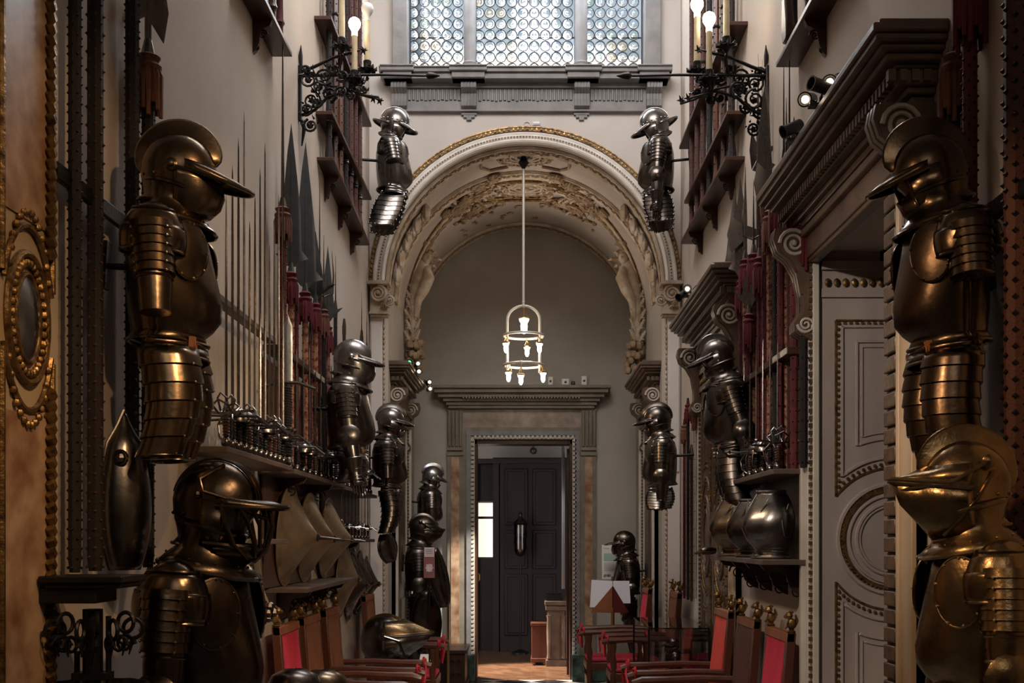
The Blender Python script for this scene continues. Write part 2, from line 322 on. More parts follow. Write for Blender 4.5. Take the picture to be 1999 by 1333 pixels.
for xc in (781, 916, 1135, 1275):
    b = wb(); w2 = .068; x = wx(xc)
    pr = [(0, wz(170)), (.13, wz(171)), (.155, wz(176)), (.15, wz(183)), (.12, wz(186)), (.085, wz(190)), (.08, wz(200)), (.10, wz(206)), (.095, wz(214)), (.05, wz(218)), (0, wz(220))]
    for k in range(5):
        xx = x-w2+2*w2*(k+.5)/5; b.rings([[(xx-w2*.17, YA-d, z) for d, z in pr], [(xx+w2*.17, YA-d-.006, z) for d, z in pr]])
    b.rings([[(x-w2, YA-d*.94, z) for d, z in pr], [(x+w2, YA-d*.94, z) for d, z in pr]])
    if 800 < xc < 1250:
        b.box((x-w2, YA-.03, wz(226)), (x+w2, YA, wz(221)))
        for k, (q, z0, z1) in enumerate(((.05, 231, 226), (.022, 236, 231))): b.box((x-q, YA-.025, wz(z0)), (x+q, YA, wz(z1)))
    b.build('console', STO, win)
# three lights of bottle glass
zb, zt = wz(147), 7.28
for n, (x0, x1) in enumerate(((797, 908), (926, 1125), (1144, 1257))):
    X0, X1 = wx(x0), wx(x1); wn = empty('window_%d' % (n+1), ((X0+X1)/2, YA+.12, zb)); struct(wn)
    wn['label'] = ['left narrow light of leaded bottle-glass window', 'wide middle light of leaded bottle-glass window', 'right narrow light of leaded bottle-glass window'][n]
    W2 = (X1-X0)/2; b = MB(); b.box((-W2, -.02, 0), (-W2+.012, .02, zt-zb)); b.box((W2-.012, -.02, 0), (W2, .02, zt-zb)); b.box((-W2, -.02, 0), (W2, .02, .012)); b.box((-W2, .012, .39), (W2, .024, .402)); b.box((-W2, .012, 1.0), (W2, .024, 1.012)); b.build('window_frame', LED, wn)
    pit = .1005; nc = int(2*W2/pit)+1; nr = int((zt-zb)/pit); L_ = MB(); G = MB(); rnd = random.Random(n+3)
    for i in range(nr):
        for j in range(nc):
            cx = -W2+pit*(j+.35); cz = pit*(i+.12)
            if cx > W2-.005 or cz > zt-zb-.04: continue
            L_.torus((cx, 0, cz), .0465, .0038, (0, 1, 0), 20, 5)
            G.cur = rnd.choice([0, 0, 0, 1, 1, 2, 3]); fr = .7+.6*rnd.random()
            prof = [(.046, -.001), (.040, -.0035), (.030, -.002*fr), (.020, -.005*fr), (.012, -.003), (.006, -.009*fr), (.0008, -.010*fr)]
            xx, yy, zz = frame((0, 1, 0)); o = V((cx, 0, cz))
            G.rings([[tuple(o+zz*h+(xx*COS(2*PI*k/16)+yy*SIN(2*PI*k/16))*r) for k in range(16)] for r, h in prof]+[[tuple(o+zz*(.003-h*.3)+(xx*COS(2*PI*k/16)+yy*SIN(2*PI*k/16))*r) for k in range(16)] for r, h in prof[::-1]], cap=False)
    L_.build('leading', LED, wn); G.build('roundels', None, wn, mats=CRW, smooth=60)
    b = MB(); b.box((-W2, .008, 0), (W2, .010, zt-zb)); b.build('window_glass', GLP, wn, smooth=0)

# ---- archivolt on the arch wall
def arc_sweep(b, prof, cx=0, cz=ZS, n=72, a0=0, a1=PI):  # prof: (radius, y)
    b.rings([[(cx+r*COS(a0+(a1-a0)*i/n), y, cz+r*SIN(a0+(a1-a0)*i/n)) for r, y in prof] for i in range(n+1)], closed=True, cap=True)
ar = empty('trim_1', (0, 0, 0)); struct(ar); ar['label'] = 'white and gilt stucco archivolt around the round arch'
b = MB(); arc_sweep(b, [(1.262, YA+.02), (1.262, YA-.05), (1.275, YA-.06), (1.295, YA-.04), (1.30, YA-.03), (1.318, YA-.045), (1.33, YA-.03), (1.345, YA-.04), (1.36, YA-.035), (1.362, YA+.02)]); b.build('white_moulding', WHT, ar)
b = MB(); arc_sweep(b, [(1.360, YA+.02), (1.360, YA-.03), (1.365, YA-.045), (1.39, YA-.05), (1.398, YA-.03), (1.398, YA+.02)]); b.build('gilt_moulding', STB, ar)
b = MB()
for i in range(150):
    a = PI*(i+.5)/150; b.ball((1.309*COS(a), YA-.05, ZS+1.309*SIN(a)), .0085, 6)
b.build('bead_row', STB, ar)
b = MB()
for i in range(104):
    a = PI*(i+.5)/104; e = V((COS(a), 0, SIN(a))); t = V((-SIN(a), 0, COS(a))); c = V((0, YA-.052, ZS))
    b.prism([(-.011, -.011), (.011, -.011), (0, .012)], c+e*1.378, t, e, .02)
arc_sweep(b, [(1.392, YA-.04), (1.392, YA-.058), (1.401, YA-.058), (1.401, YA-.04)]); arc_sweep(b, [(1.361, YA-.04), (1.361, YA-.052), (1.365, YA-.052), (1.365, YA-.04)])
b.build('gilt_leaf_row', GLD, ar)
# archivolt second band inside reveal with scroll brackets
for y0 in (YA+.05, YA+.72, YB-.22):
    b = MB(); arc_sweep(b, [(BX-.004, y0), (BX-.03, y0+.01), (BX-.03, y0+.03), (BX-.018, y0+.05), (BX-.018, y0+.15), (BX-.03, y0+.17), (BX-.03, y0+.19), (BX-.004, y0+.2)]); o = b.build('vault_band', STU, ar)
    b = MB(); k = 84
    for i in range(k):
        a = PI*(i+.5)/k; e = V((COS(a), 0, SIN(a))); c = V((0, y0+.1, ZS)); t = V((-SIN(a), 0, COS(a)))
        b.spiral(c+e*(BX-.022), .034, 1.1, t, (0, 1 if i % 2 else -1, 0), .009, n=9, m=4)
    b.build('band_scrolls', STB, ar)
def vp(a, y, r=BX-.012): return V((r*COS(a), y, ZS+r*SIN(a)))   # point on the vault
# diagonal ribs, medallions and scrolls
rb = empty('trim_2', (0, 0, 0)); struct(rb); rb['label'] = 'gilded stucco ribs, medallions and scrolls on the vault'
for sgn in (-1, 1):
    for (a_0, y_0, a_1, y_1) in ((R(18), 11.80, R(74), 11.22),):
        for off, m_, rr_ in ((-.075, WHT, .012), (.075, WHT, .012), (-.10, STB, .010), (.10, STB, .010), (-.123, GLD, .008), (.123, GLD, .008)):
            pts = []
            for i in range(25):
                t = i/24; a = a_0+(a_1-a_0)*t; y = y_0+(y_1-y_0)*t; d = V((BX*(a_1-a_0), y_1-y_0)).normalized()
                aa = a-d.y*off/BX; yy = y+d.x*off
                if yy > YB-.03: yy = YB-.03
                pts.append(vp(aa if sgn > 0 else PI-aa, yy))
            b = MB(); b.tube(pts, rr_, 6); b.build('rib_moulding', m_, rb)
        b = MB(); rr4 = [[], [], [], []]
        for i in range(31):
            t = i/30; a = a_0+(a_1-a_0)*t; y = y_0+(y_1-y_0)*t; d = V((BX*(a_1-a_0), y_1-y_0)).normalized()
            for q_, (off, rad_) in enumerate(((-.125, BX), (-.115, BX-.025), (.115, BX-.025), (.125, BX))):
                aa = a-d.y*off/BX; rr4[q_].append(tuple(vp(aa if sgn > 0 else PI-aa, y+d.x*off, rad_)))
        b.rings(rr4, closed=False); b.build('rib_band', STU, rb)
        b = MB()
        for i in range(26):
            t = (i+.5)/26; a = a_0+(a_1-a_0)*t; y = y_0+(y_1-y_0)*t; q = a if sgn > 0 else PI-a; tx = V((-SIN(q), 0, COS(q)))
            b.spiral(vp(q, min(y, YB-.05), BX-.03), .05, 1.2, tx, (0, 1 if i % 2 else -1, 0), .012, n=10, m=4)
        b.build('rib_scrolls', STB, rb)
for (yc, rx_) in ((10.42, .17), (11.35, .20)):
    b = MB()
    for q, m in ((1, .016), (.72, .010), (.45, .012)):
        b.tube([vp(PI/2+rx_*1.15*q*COS(2*PI*i/32)/BX, yc+rx_*q*SIN(2*PI*i/32)*.9) for i in range(33)], m, 6)
    for i in range(12):
        a = 2*PI*i/12; b.ball(vp(PI/2+rx_*.85*1.15*COS(a)/BX, yc+rx_*.8*SIN(a)), .022, 8)
    b.ball(vp(PI/2, yc), .045, 10); b.build('medallion', STU, rb)
    b = MB()
    for i in range(14):
        a = 2*PI*i/14; c = vp(PI/2+rx_*1.3*COS(a)/BX, yc+rx_*1.1*SIN(a)); b.spiral(c, .055, 1.3, (COS(a), SIN(a), 0), (-SIN(a), COS(a), 0), .016, n=12, m=5)
    for s in (-1, 1):
        b.tube([vp(PI/2+s*x/BX, yc+y) for x, y in ((.16, -.24), (.34, -.24), (.42, -.08), (.42, .10), (.34, .24), (.16, .24))], .014, 6)
    b.build('medallion_scrolls', STB, rb)
b = MB(); g = MB()
for q, r_ in ((1, .020), (.84, .012)):
    b.tube([vp(PI/2+.46*q*COS(2*PI*(i+.5)/8), 11.35+.34*q*SIN(2*PI*(i+.5)/8)) for i in range(9)], r_, 6)
for sx in (-1, 1):
    for (a_, y_, L_, tn_) in ((.50, 11.15, .10, 1.6), (.56, 11.40, .11, -1.6), (.44, 11.62, .10, 1.5), (.36, 10.95, .09, -1.5), (.66, 11.22, .08, 1.4), (.25, 10.85, .08, 1.4)):
        c = vp(PI/2-sx*a_, y_, BX-.03); tx = V((1, 0, -sx*a_)).normalized(); g.spiral(c, L_, sx*tn_, tx, (0, 1, 0), .024, a0=a_*7, n=18, m=6)
        for k in range(7): a = k*.9; g.tube([c, c+tx*L_*.7*COS(a)+V((0, L_*.7*SIN(a), -.02)), c+tx*L_*1.2*COS(a+.25)+V((0, L_*1.2*SIN(a+.25), 0))], [.022, .018, .004], 5)
    for (a0_, a1_, y_) in ((.20, .62, 11.78), (.62, .95, 11.45)):
        b.tube([vp(PI/2-sx*(a0_+(a1_-a0_)*i/12), y_+.10*SIN(PI*i/12)) for i in range(13)], .013, 6)
        for i in range(0, 13, 2): g.ball(vp(PI/2-sx*(a0_+(a1_-a0_)*i/12), y_+.10*SIN(PI*i/12)), .028, 6)
b.build('strapwork', GLD, rb); g.build('acanthus_sprays', STB, rb)
rn = random.Random(11)
b = MB(); c_ = MB()
for s in (-1, 1):
    for k in range(34):
        ax = rn.uniform(.16, .62); y = rn.uniform(10.95, 11.9)
        c = vp(PI/2+s*ax, y); e = V((SIN(s*ax), 0, 0)); tx = V((1, 0, -s*ax)).normalized()
        (b if k % 3 else c_).spiral(c, rn.uniform(.03, .07), rn.choice((.7, 1.2, -1.2)), tx, (0, 1, 0), .017, a0=rn.uniform(0, 6), n=14, m=5)
        for q in range(3): (b if k % 2 else c_).ball(c+V((rn.uniform(-.05, .05), rn.uniform(-.05, .05), 0)), .018, 6, (1.3, 1, .6))
for k in range(16):
    a = PI/2+rn.uniform(-.65, .65); y = rn.uniform(11.8, 12.45); b.spiral(vp(a, y), rn.uniform(.03, .06), .6, (1, 0, 0), (0, 1, 0), .013, a0=rn.uniform(0, 6), n=10, m=4)
b.build('arabesque', STB, rb); c_.build('foliage', STU, rb)
# garland of stucco running up inside the near edge of the vault
for s in (-1, 1):
    b = MB()
    for i in range(15):
        t = i/14; a = R(6+34*t); q = a if s > 0 else PI-a; r_ = BX-.05; c = vp(q, YA+.46, r_)
        b.ball(c, .05+.025*SIN(i*1.9), 8, (.6, 1.1, 1.1)); b.spiral(c, .05, 1.1, (-SIN(q), 0, COS(q)), (0, 1, 0), .012, a0=i, n=10, m=5)
    b.build('garland', STU, rb)
# herm brackets with acanthus at the foot of the far ribs
for s in (-1, 1):
    hb = empty('stucco_herm', (s*1.05, 11.75, 3.36), (0, 0, 0), .86); struct(hb); hb['label'] = 'stucco herm with acanthus leaves at the %s foot of the far vault rib' % ('left' if s < 0 else 'right')
    b = MB(); b.tube([(s*.13, 0, .35), (s*.13, -.01, .7), (s*.10, -.02, 1.0), (s*.02, -.04, 1.25), (-s*.08, -.05, 1.45)], [.05, .075, .09, .11, .05], 12)
    b.tube([(-s*.03, -.09, 1.22), (-s*.06, -.1, 1.10), (s*.0, -.1, .95), (s*.07, -.09, .82), (s*.10, -.05, .6)], [.05, .075, .07, .05, .03], 10); b.build('body', STU, hb)
    b = MB(); b.ball((-s*.04, -.12, 1.33), .065, 12, (.9, 1, 1.15)); b.ball((-s*.065, -.175, 1.32), .02, 6)
    for k in range(9): b.ball((-s*.04+.06*COS(k), -.10, 1.36+.05*SIN(k)), .028, 6)
    b.build('head', STU, hb)
    def leaf(b, c, ang, L, wd, s=s):
        c = V(c); d = V((COS(ang), 0, SIN(ang))); n = V((-SIN(ang), 0, COS(ang)))
        b.tube([c, c+d*L*.5+V((0, -.03, 0)), c+d*L*.85+V((0, -.06, 0)), c+d*L+V((0, -.02, 0))], [wd*.5, wd, wd*.7, wd*.15], 6)
        for k in (-1, 1):
            for q in (.35, .6, .85): b.tube([c+d*L*q+V((0, -.03, 0)), c+d*L*(q+.08)+n*k*wd*1.9*(1.2-q)+V((0, -.05, 0))], [wd*.5, wd*.2], 5)
    b = MB()
    for k in range(9): leaf(b, (s*.05, -.05, 1.33), R(90)+s*R(-75+k*24)+(0), .22+.05*(k % 2), .028)
    for k in range(6): leaf(b, (s*.14, -.05, .95-k*.13), R(90)-s*R(24+6*(k % 2)), .2, .022); leaf(b, (s*.12, -.05, .95-k*.13), R(90)+s*R(24), .2, .020)
    b.build('acanthus_leaves', STU, hb)
    b = MB(); rr2 = random.Random(3)
    for k in range(26): b.ball((s*.12+rr2.uniform(-.1, .09), rr2.uniform(-.12, .08), rr2.uniform(-.02, .34)), .05, 6)
    b.build('leaf_console', STB, hb)
# ionic capitals carrying the arch
for s in (-1, 1):
    cp = empty('arch_capital', (s*1.30, YA-.02, 3.60)); struct(cp); cp['label'] = '%s scrolled stucco capital carrying the arch' % ('left' if s < 0 else 'right')
    b = MB(); b.box((-.085 if s > 0 else -.09, -.13, .27), (.09 if s < 0 else .085, .06, .285)); b.box((-.10, -.15, .25), (.10, .06, .27)); b.box((-.075, -.06, -.02), (.075, .04, .0)); b.box((-.085, -.08, .0), (.085, .04, .02)); b.box((-s*.075, -.08, .02), (s*.075, .05, .25)); b.build('abacus', STU, cp)
    b = MB(); b.spiral((s*.0, -.12, .17), .075, 2.4, (s, 0, 0), (0, 0, 1), .014, a0=PI/2, n=40, m=8); b.lathe([(.06, 0), (.07, .02), (.06, .05)], (0, -.06, .17), (0, -1, 0), 20)
    b.spiral((-s*.095, -.08, .12), .055, 2.2, (-s, 0, 0), (0, 0, 1), .012, a0=PI/2, n=34, m=8); b.lathe([(.045, 0), (.05, .03)], (-s*.09, -.04, .12), (0, -1, 0), 16); b.ball((s*.0, -.13, .17), .016, 8); b.ball((-s*.09, -.10, .12), .013, 8); b.build('volutes', STU, cp)
    b = MB()
    for k in range(5): leaf(b, (-s*.02+.02*k, -.09, .05), R(90+25*(k-2)), .07, .012)
    b.build('leaf_ornament', STU, cp)
    b = MB(); b.box((s*1.275, YA-.03, 0), (s*1.385, YA, 3.6)); b.box((s*1.29, YA-.045, 2.2), (s*1.375, YA-.02, 3.52)); tb = b.build('trim_%d' % (3 if s < 0 else 4), PLL, smooth=0, bevel=.004); struct(tb)
    # bead strip on the inner edge of the pier
    b = MB(); k = 0; z = .3
    while z < 3.5: b.ball((s*1.262, YA-.012, z), .014, 6, (.8, 1, 1.5)); z += .045
    b.build('bead_strip', STU, tb)

# ---- doorcases on the side walls
TTH = mat('gilt_walnut', (.12, .07, .035), .4, .2, noise=(.06, .035, .02), scale=20, bump=.3, bscale=50)
def doorcase(name, label, y0, y1, X, side, o0, o1, z_top=3.30, prj=.25, oh=2.93, tw=0):
    """side -1/+1; stands against plane x=side*X; opening from o0 to o1 along y"""
    dc = empty(name, (side*X, (y0+y1)/2, 0)); struct(dc); dc['label'] = label
    ym = (y0+y1)/2; Wd = (y1-y0)/2
    def bb(b, p, q): b.box((-side*p[0], p[1], p[2]), (-side*q[0], q[1], q[2]))
    b = MB()
    for pj, z0, z1, e in ((prj, -.03, 0, 0), (prj-.012, -.055, -.03, .012), (prj-.035, -.075, -.055, .035), (prj-.06, -.10, -.075, .06), (prj-.10, -.115, -.10, .09), (prj-.115, -.165, -.115, .10), (prj-.15, -.19, -.165, .12), (prj-.17, -.22, -.19, .14)):
        bb(b, (0, -Wd+e, z_top+z0), (pj, Wd-e, z_top+z1))
    bb(b, (0, -Wd+.0, z_top-.01), (prj-.02, Wd, z_top+.012)); b.build('cornice', WAL, dc, bevel=.006)
    b = MB(); y = -Wd+.13
    while y < Wd-.12: bb(b, (prj-.15, y, z_top-.160), (prj-.088, y+.022, z_top-.122)); y += .04
    for k in range(4): bb(b, (prj-.20+.04*k-.02, -Wd+.082, z_top-.160), (prj-.18+.04*k-.015, -Wd+.11, z_top-.122))
    b.build('dentils', WAL, dc)
    # frieze and architrave
    b = MB(); bb(b, (0, -Wd+.16, oh+.13), (.045, Wd-.16, z_top-.2)); b.build('frieze', BRE if False else WAL, dc, smooth=0)
    b = MB(); bb(b, (0, o0-ym-.13, oh), (.06, o1-ym+.13, oh+.13)); bb(b, (0, o0-ym-.15, oh+.10), (.085, o1-ym+.15, oh+.135)); bb(b, (0, o0-ym-.02, oh-.02), (.05, o1-ym+.02, oh+.03)); b.build('lintel', WAL, dc, bevel=.005)
    for e, (yy, n_) in enumerate(((o0-ym, -1), (o1-ym, 1))):
        b = MB(); bb(b, (0, yy+n_*.045, 0), (.045, yy+n_*.13, oh)); bb(b, (0, yy+n_*.09, 0), (.065, yy+n_*.13, oh)); bb(b, (0, yy, 0), (.03, yy+n_*.05, oh)); 
        if tw and n_ < 0: b = MB(); bb(b, (0, yy-.012, 0), (.045, yy-.30, oh)); bb(b, (0, yy-tw, 0), (.058, yy-tw-.03, oh)); bb(b, (0, yy-.26, 0), (.058, yy-.30, oh))
        j = b.build('jamb', PN2 if tw and n_ < 0 else MRB, dc, bevel=.004)
        b = MB(); z = .1
        if tw and n_ < 0:
            while z < oh: bb(b, (.02, yy-.006, z), (.062, yy-tw, z+.055)); bb(b, (.02, yy-.006, z+.055), (.05, yy-tw, z+.066)); z += .066
        else:
            while z < oh: bb(b, (.03, yy+n_*.01, z), (.045, yy+n_*.03, z+.02)); z += .035
        b.build('tooth_moulding', TTH, j, bevel=.006 if tw and n_ < 0 else 0)
    # scrolled consoles either side
    for yy in (-Wd+.12, Wd-.24):
        b = MB(); pr = prj-.06; zt = z_top-.22
        out = [(0, zt), (pr, zt), (pr+.01, zt-.05), (pr-.01, zt-.11), (pr-.06, zt-.15), (pr-.10, zt-.22), (pr-.12, zt-.33), (pr-.12, zt-.40), (pr-.09, zt-.45), (pr-.09, zt-.49), (pr-.13, zt-.52), (0, zt-.54)]
        for k, (q0, q1, ex) in enumerate(((0, .12, 0), (.01, .035, .012), (.048, .072, .012), (.085, .11, .012))):
            b.rings([[(-side*(p+(ex if p > 0 else 0)), yy+q0, z) for p, z in out], [(-side*(p+(ex if p > 0 else 0)), yy+q1, z) for p, z in out]])
        c = b.build('console', STO if name == 'doorcase_pale' else WAL, dc)
        b = MB()
        for ye in (yy-.004, yy+.124):
            b.spiral((-side*(pr-.075), ye, zt-.075), .07, 2.3, (-side, 0, 0), (0, 0, 1), .010, a0=0, n=34, m=6); b.spiral((-side*(pr-.13), ye, zt-.46), .04, 2, (-side, 0, 0), (0, 0, -1), .008, n=26, m=6)
            b.ball((-side*(pr-.075), ye, zt-.075), .014, 8)
        b.build('volute', MRB, c)
    return dc
doorcase('trim_5', 'heavy dark carved doorcase on the right near the camera', 3.70, 5.60, WX, 1, 4.20, 5.34, tw=.13)
doorcase('trim_6', 'carved doorcase farther down the right wall', 6.95, 8.98, WX, 1, 7.55, 8.75, tw=.12)
doorcase('trim_7', 'doorcase on the left wall of the vaulted bay', 10.42, 12.0, BX, -1, 10.75, 11.75, 3.24, .20, 2.75)
doorcase('trim_8', 'doorcase on the right wall of the vaulted bay', 10.42, 12.0, BX, 1, 10.75, 11.75, 3.24, .20, 2.75)
# dark leaves closing the bay doorways
for s in (-1, 1):
    b = MB(); b.box((s*(BX-.012), 10.75, 0), (s*(BX-.0), 11.75, 2.75))
    for z0, z1 in ((.2, 1.0), (1.15, 1.9), (2.05, 2.6)):
        for y0 in (10.82, 11.30): b.box((s*(BX-.02), y0, z0), (s*(BX-.01), y0+.38, z1))
    o = b.build('door_%d' % (4 if s < 0 else 5), WAL, smooth=0); struct(o)

# carved door leaf facing along x (local plane: u = width, z up), thickness along local -y
def door_leaf(name, label, W, H, zc, rad, M, gold, loc, rotz, hz=1.0, ovalw=1.0):
    d = empty(name, loc, (0, 0, rotz)); struct(d); d['label'] = label
    b = MB(); b.box((0, 0, 0), (W, .05, H)); b.build('leaf', M, d, smooth=0)
    uc = W/2; b = MB(); g = MB(); ry = rad; rx = rad*ovalw
    def ell(m, q, r, dep=-.004, n=48): m.tube([(uc+rx*q*COS(2*PI*i/n), dep, zc+ry*q*SIN(2*PI*i/n)) for i in range(n+1)], r, 6)
    ell(b, 1.0, .012); ell(g, .90, .010); ell(b, .80, .008); ell(b, .66, .010); ell(b, .60, .006)
    for i in range(72):
        a = 2*PI*i/72; g.ball((uc+rx*.93*COS(a), -.008, zc+ry*.93*SIN(a)), .0075, 6)
    ins = .07
    for (z0, z1, up) in ((zc+ry*.55, H-.28, 1), (.25, zc-ry*.55, -1)):
        # frame following the circle at one end
        zc_ = zc; R1 = rx*1.30; R1z = ry*1.30; e0 = z1 if up > 0 else z0
        def side_path(inset, RR, RRz):
            x0 = ins+inset; pts = []
            xe = (x0-uc)/RR
            xe = max(-.98, xe); a0 = math.acos(-xe) if False else math.acos(abs(xe))
            end = e0-up*inset
            arc = [(uc-RR*COS(a0+(PI-2*a0)*i/20), zc+up*RRz*SIN(a0+(PI-2*a0)*i/20)) for i in range(21)]
            return [(x0, end)]+arc+[(W-x0, end), (x0, end)]
        p = side_path(0, R1, R1z); g.tube([(x, -.004, z) for x, z in p], .006, 6)
        p = side_path(.028, R1+.04, R1z+.05); b.tube([(x, -.004, z) for x, z in p], .010, 6)
        p = side_path(.10, R1+.13, R1z+.14); b.tube([(x, -.004, z) for x, z in p], .008, 6)
        p = side_path(.125, R1+.155, R1z+.17); b.tube([(x, -.004, z) for x, z in p], .005, 6)
        pts = side_path(.014, R1+.018, R1z+.02)
        for i in range(len(pts)-1):
            A = V((pts[i][0], -.006, pts[i][1])); B = V((pts[i+1][0], -.006, pts[i+1][1])); k = max(1, int((B-A).length/.028))
            for q in range(k): g.ball(A.lerp(B, q/k), .009, 6)
    b.build('panel_moulding', M, d); g.build('gilt_beading', gold, d)
    b = MB(); b.box((0, -.015, H-.17), (W, .03, H-.13)); b.box((0, -.02, H-.04), (W, .03, H)); x = .03; b.build('top_rail', M, d, smooth=0)
    b = MB()
    while x < W-.03: b.ball((x, -.012, H-.10), .016, 8, (1, .5, 1.3)); x += .042
    b.build('gilt_frieze', gold, d)
    return d
door_leaf('door_1', 'open painted door leaf with a gilt-beaded circle panel in the near right doorway', .68, 2.92, EYE-.0, .26, PNT, GLD, (1.41, 5.37, 0), 0)
b = MB(); b.box((1.40, 4.17, 0), (1.45, 4.20, 2.95)); struct(b.build('trim_9', MRB, smooth=0))
for i, y0 in enumerate((7.58, 8.17)):
    door_leaf('door_%d' % (2+i), ['near', 'far'][i]+' closed door leaf with an oval panel in the second right doorway', .57, 2.90, 1.62, .30, WAL, GLD, (1.362, y0+.57, 0), R(-90), ovalw=.62)
for d in ('door_2', 'door_3'): pass
# near left painted pier with marble insets and oval medallion
pr = empty('painted_pier', (-WX, 2.87, 0), (0, 0, R(90))); struct(pr); pr.name = 'trim_10'; pr['label'] = 'cream painted pier with gilt mouldings, marble insets and an oval mirror at the left edge'
Wp = .40; uc = .20; zc = 2.20
b = MB(); b.box((-.15, -.035, 0), (Wp-.04, 0, 5.5)); b.build('pier', PN2, pr, smooth=0)
b = MB(); b.box((.07, -.04, 2.47), (.325, -.03, 5.5)); b.box((.07, -.04, .3), (.325, -.03, 1.94)); b.build('marble_inset', BRE, pr, smooth=0)
b = MB()
b.tube([(uc+.125*COS(2*PI*i/40), -.04, zc+.175*SIN(2*PI*i/40)) for i in range(41)], .012, 8)
b.tube([(uc+.072*COS(2*PI*i/40), -.04, zc+.12*SIN(2*PI*i/40)) for i in range(41)], .008, 8)
for s in (1, -1):
    arc = [(uc-.155*COS(R(20)+R(140)*i/16), zc+s*.25*SIN(R(20)+R(140)*i/16)) for i in range(17)]
    b.tube([(x, -.042, z) for x, z in arc], .009, 6)
    for x in (.045, .355): b.tube([(x, -.042, zc+s*.10), (x, -.042, zc+s*3.2 if s > 0 else .2)], .009, 6)
b.build('gilt_moulding', GLD, pr)
b = MB()
for i in range(34):
    a = 2*PI*i/34; b.ball((uc+.1*COS(a), -.043, zc+.15*SIN(a)), .012, 6)
for s in (1, -1):
    z = zc+s*.2
    while .3 < z < 5.4: b.tube([(.335, -.05, z), (.318, -.05, z+.018)], .016, 6); z += s*.032
    for i in range(14):
        a = R(25)+R(130)*i/13; b.ball((uc-.135*COS(a), -.045, zc+s*.29*SIN(a)), .011, 6)
b.build('gilt_leaf_row', GLD, pr)
b = MB(); b.rings([[(uc+q*.07*COS(2*PI*i/30), -.04-dd, zc+q*.118*SIN(2*PI*i/30)) for i in range(30)] for q, dd in ((1, 0), (.7, .012), (.35, .018), (.02, .02))]); b.build('oval_mirror', STL, pr)

# ---- far door
bk = lambda x: (x-CX)*YB/F
bz = lambda y: EYE+(CY-y)*YB/F
fd = empty('trim_11', (0, YB, 0)); struct(fd); fd['label'] = 'stone and marble doorcase of the far door'
def fb(): b = MB(); b.M = M4.Translation((0, -YB, 0)); return b
b = fb()
for x0, x1, z0, z1, d in ((845, 1190, 763, 757, .26), (850, 1185, 771, 763, .23), (857, 1178, 779, 771, .19), (866, 1170, 786, 779, .15), (872, 1164, 793, 786, .12), (876, 1160, 799, 793, .10)):
    b.box((bk(x0), YB-d, bz(z0)), (bk(x1), YB, bz(z1)))
b.box((bk(905), YB-.22, bz(766)), (bk(1132), YB, bz(756)))
b.build('cornice', mat('olive_stone', (.24, .205, .16), .6, noise=(.17, .14, .10), scale=7, bump=.2), fd, bevel=.006)
OLV = MATS['olive_stone']
b = fb(); x = bk(905)
while x < bk(1132): b.box((x, YB-.21, bz(782)), (x+.018, YB-.15, bz(776))); x += .034
b.build('dentils', OLV, fd)
b = fb(); b.box((bk(900), YB-.03, bz(836)), (bk(1138), YB, bz(798))); b.build('marble_frieze', mat('brown_breccia', (.20, .14, .10), .35, noise=(.33, .27, .21), scale=10, detail=9), fd, smooth=0)
for x0, x1 in ((874, 904), (1134, 1163)):
    b = fb(); b.box((bk(x0), YB-.06, bz(1290)), (bk(x1), YB, bz(799))); b.box((bk(x0)-.006, YB-.075, bz(890)), (bk(x1)+.006, YB, bz(880))); b.build('pilaster', OLV, fd, smooth=0)
    b = fb()
    for k in range(4): xx = bk(x0+4+7.3*k); b.tube([(xx, YB-.075, bz(803)), (xx, YB-.085, bz(845)), (xx, YB-.07, bz(872))], .016, 6)
    b.box((bk(x0), YB-.10, bz(880)), (bk(x1), YB, bz(874))); b.build('fluted_console', OLV, fd)
    b = fb(); b.box((bk(x0+7), YB-.07, bz(1265)), (bk(x1-7), YB-.055, bz(893))); b.build('marble_inset', BRE, fd, smooth=0)
# inner frame: layered architrave
for (a, c, top, dep, m_, nm) in ((904, 1138, 835, .05, OLV, 'outer_architrave'), (911, 1131, 842, .075, STO, 'middle_architrave')):
    b = fb(); z1 = bz(top)
    for x0, x1 in ((a, a+9), (c-9, c)): b.box((bk(x0), YB-dep, 0), (bk(x1), YB, z1-.052))
    b.box((bk(a), YB-dep, z1-.052), (bk(c), YB, z1)); b.build(nm, m_, fd, smooth=0)
b = fb()
for x0, x1 in ((918, 927), (1117, 1126)): b.box((bk(x0), YB-.05, .25), (bk(x1), YB+.02, bz(858)))
b.box((bk(918), YB-.05, bz(858)), (bk(1126), YB+.02, bz(849)))
z = .3
while z < bz(858):
    for x0 in (919, 1118): b.box((bk(x0), YB-.075, z), (bk(x0+7), YB-.04, z+.03))
    z += .05
x = bk(926)
while x < bk(1117): b.box((x, YB-.075, bz(857)), (x+.03, YB-.04, bz(850))); x += .05
b.build('tooth_moulding', MRB, fd, bevel=.003)
for x0, x1 in ((880, 928), (1116, 1182)):
    b = fb(); b.box((bk(x0), YB-.12, 0), (bk(x1), YB, bz(1276))); b.build('green_marble_base', GRN, fd, bevel=.005)
b = fb(); b.box((bk(923), YB, 0), (bk(931), YB+.3, DZ)); b.box((bk(1113), YB, 0), (bk(1122), YB+.3, DZ)); b.box((bk(925), YB, DZ-.06), (bk(1120), YB+.3, DZ)); b.build('wooden_lining', WOD, fd, smooth=0)
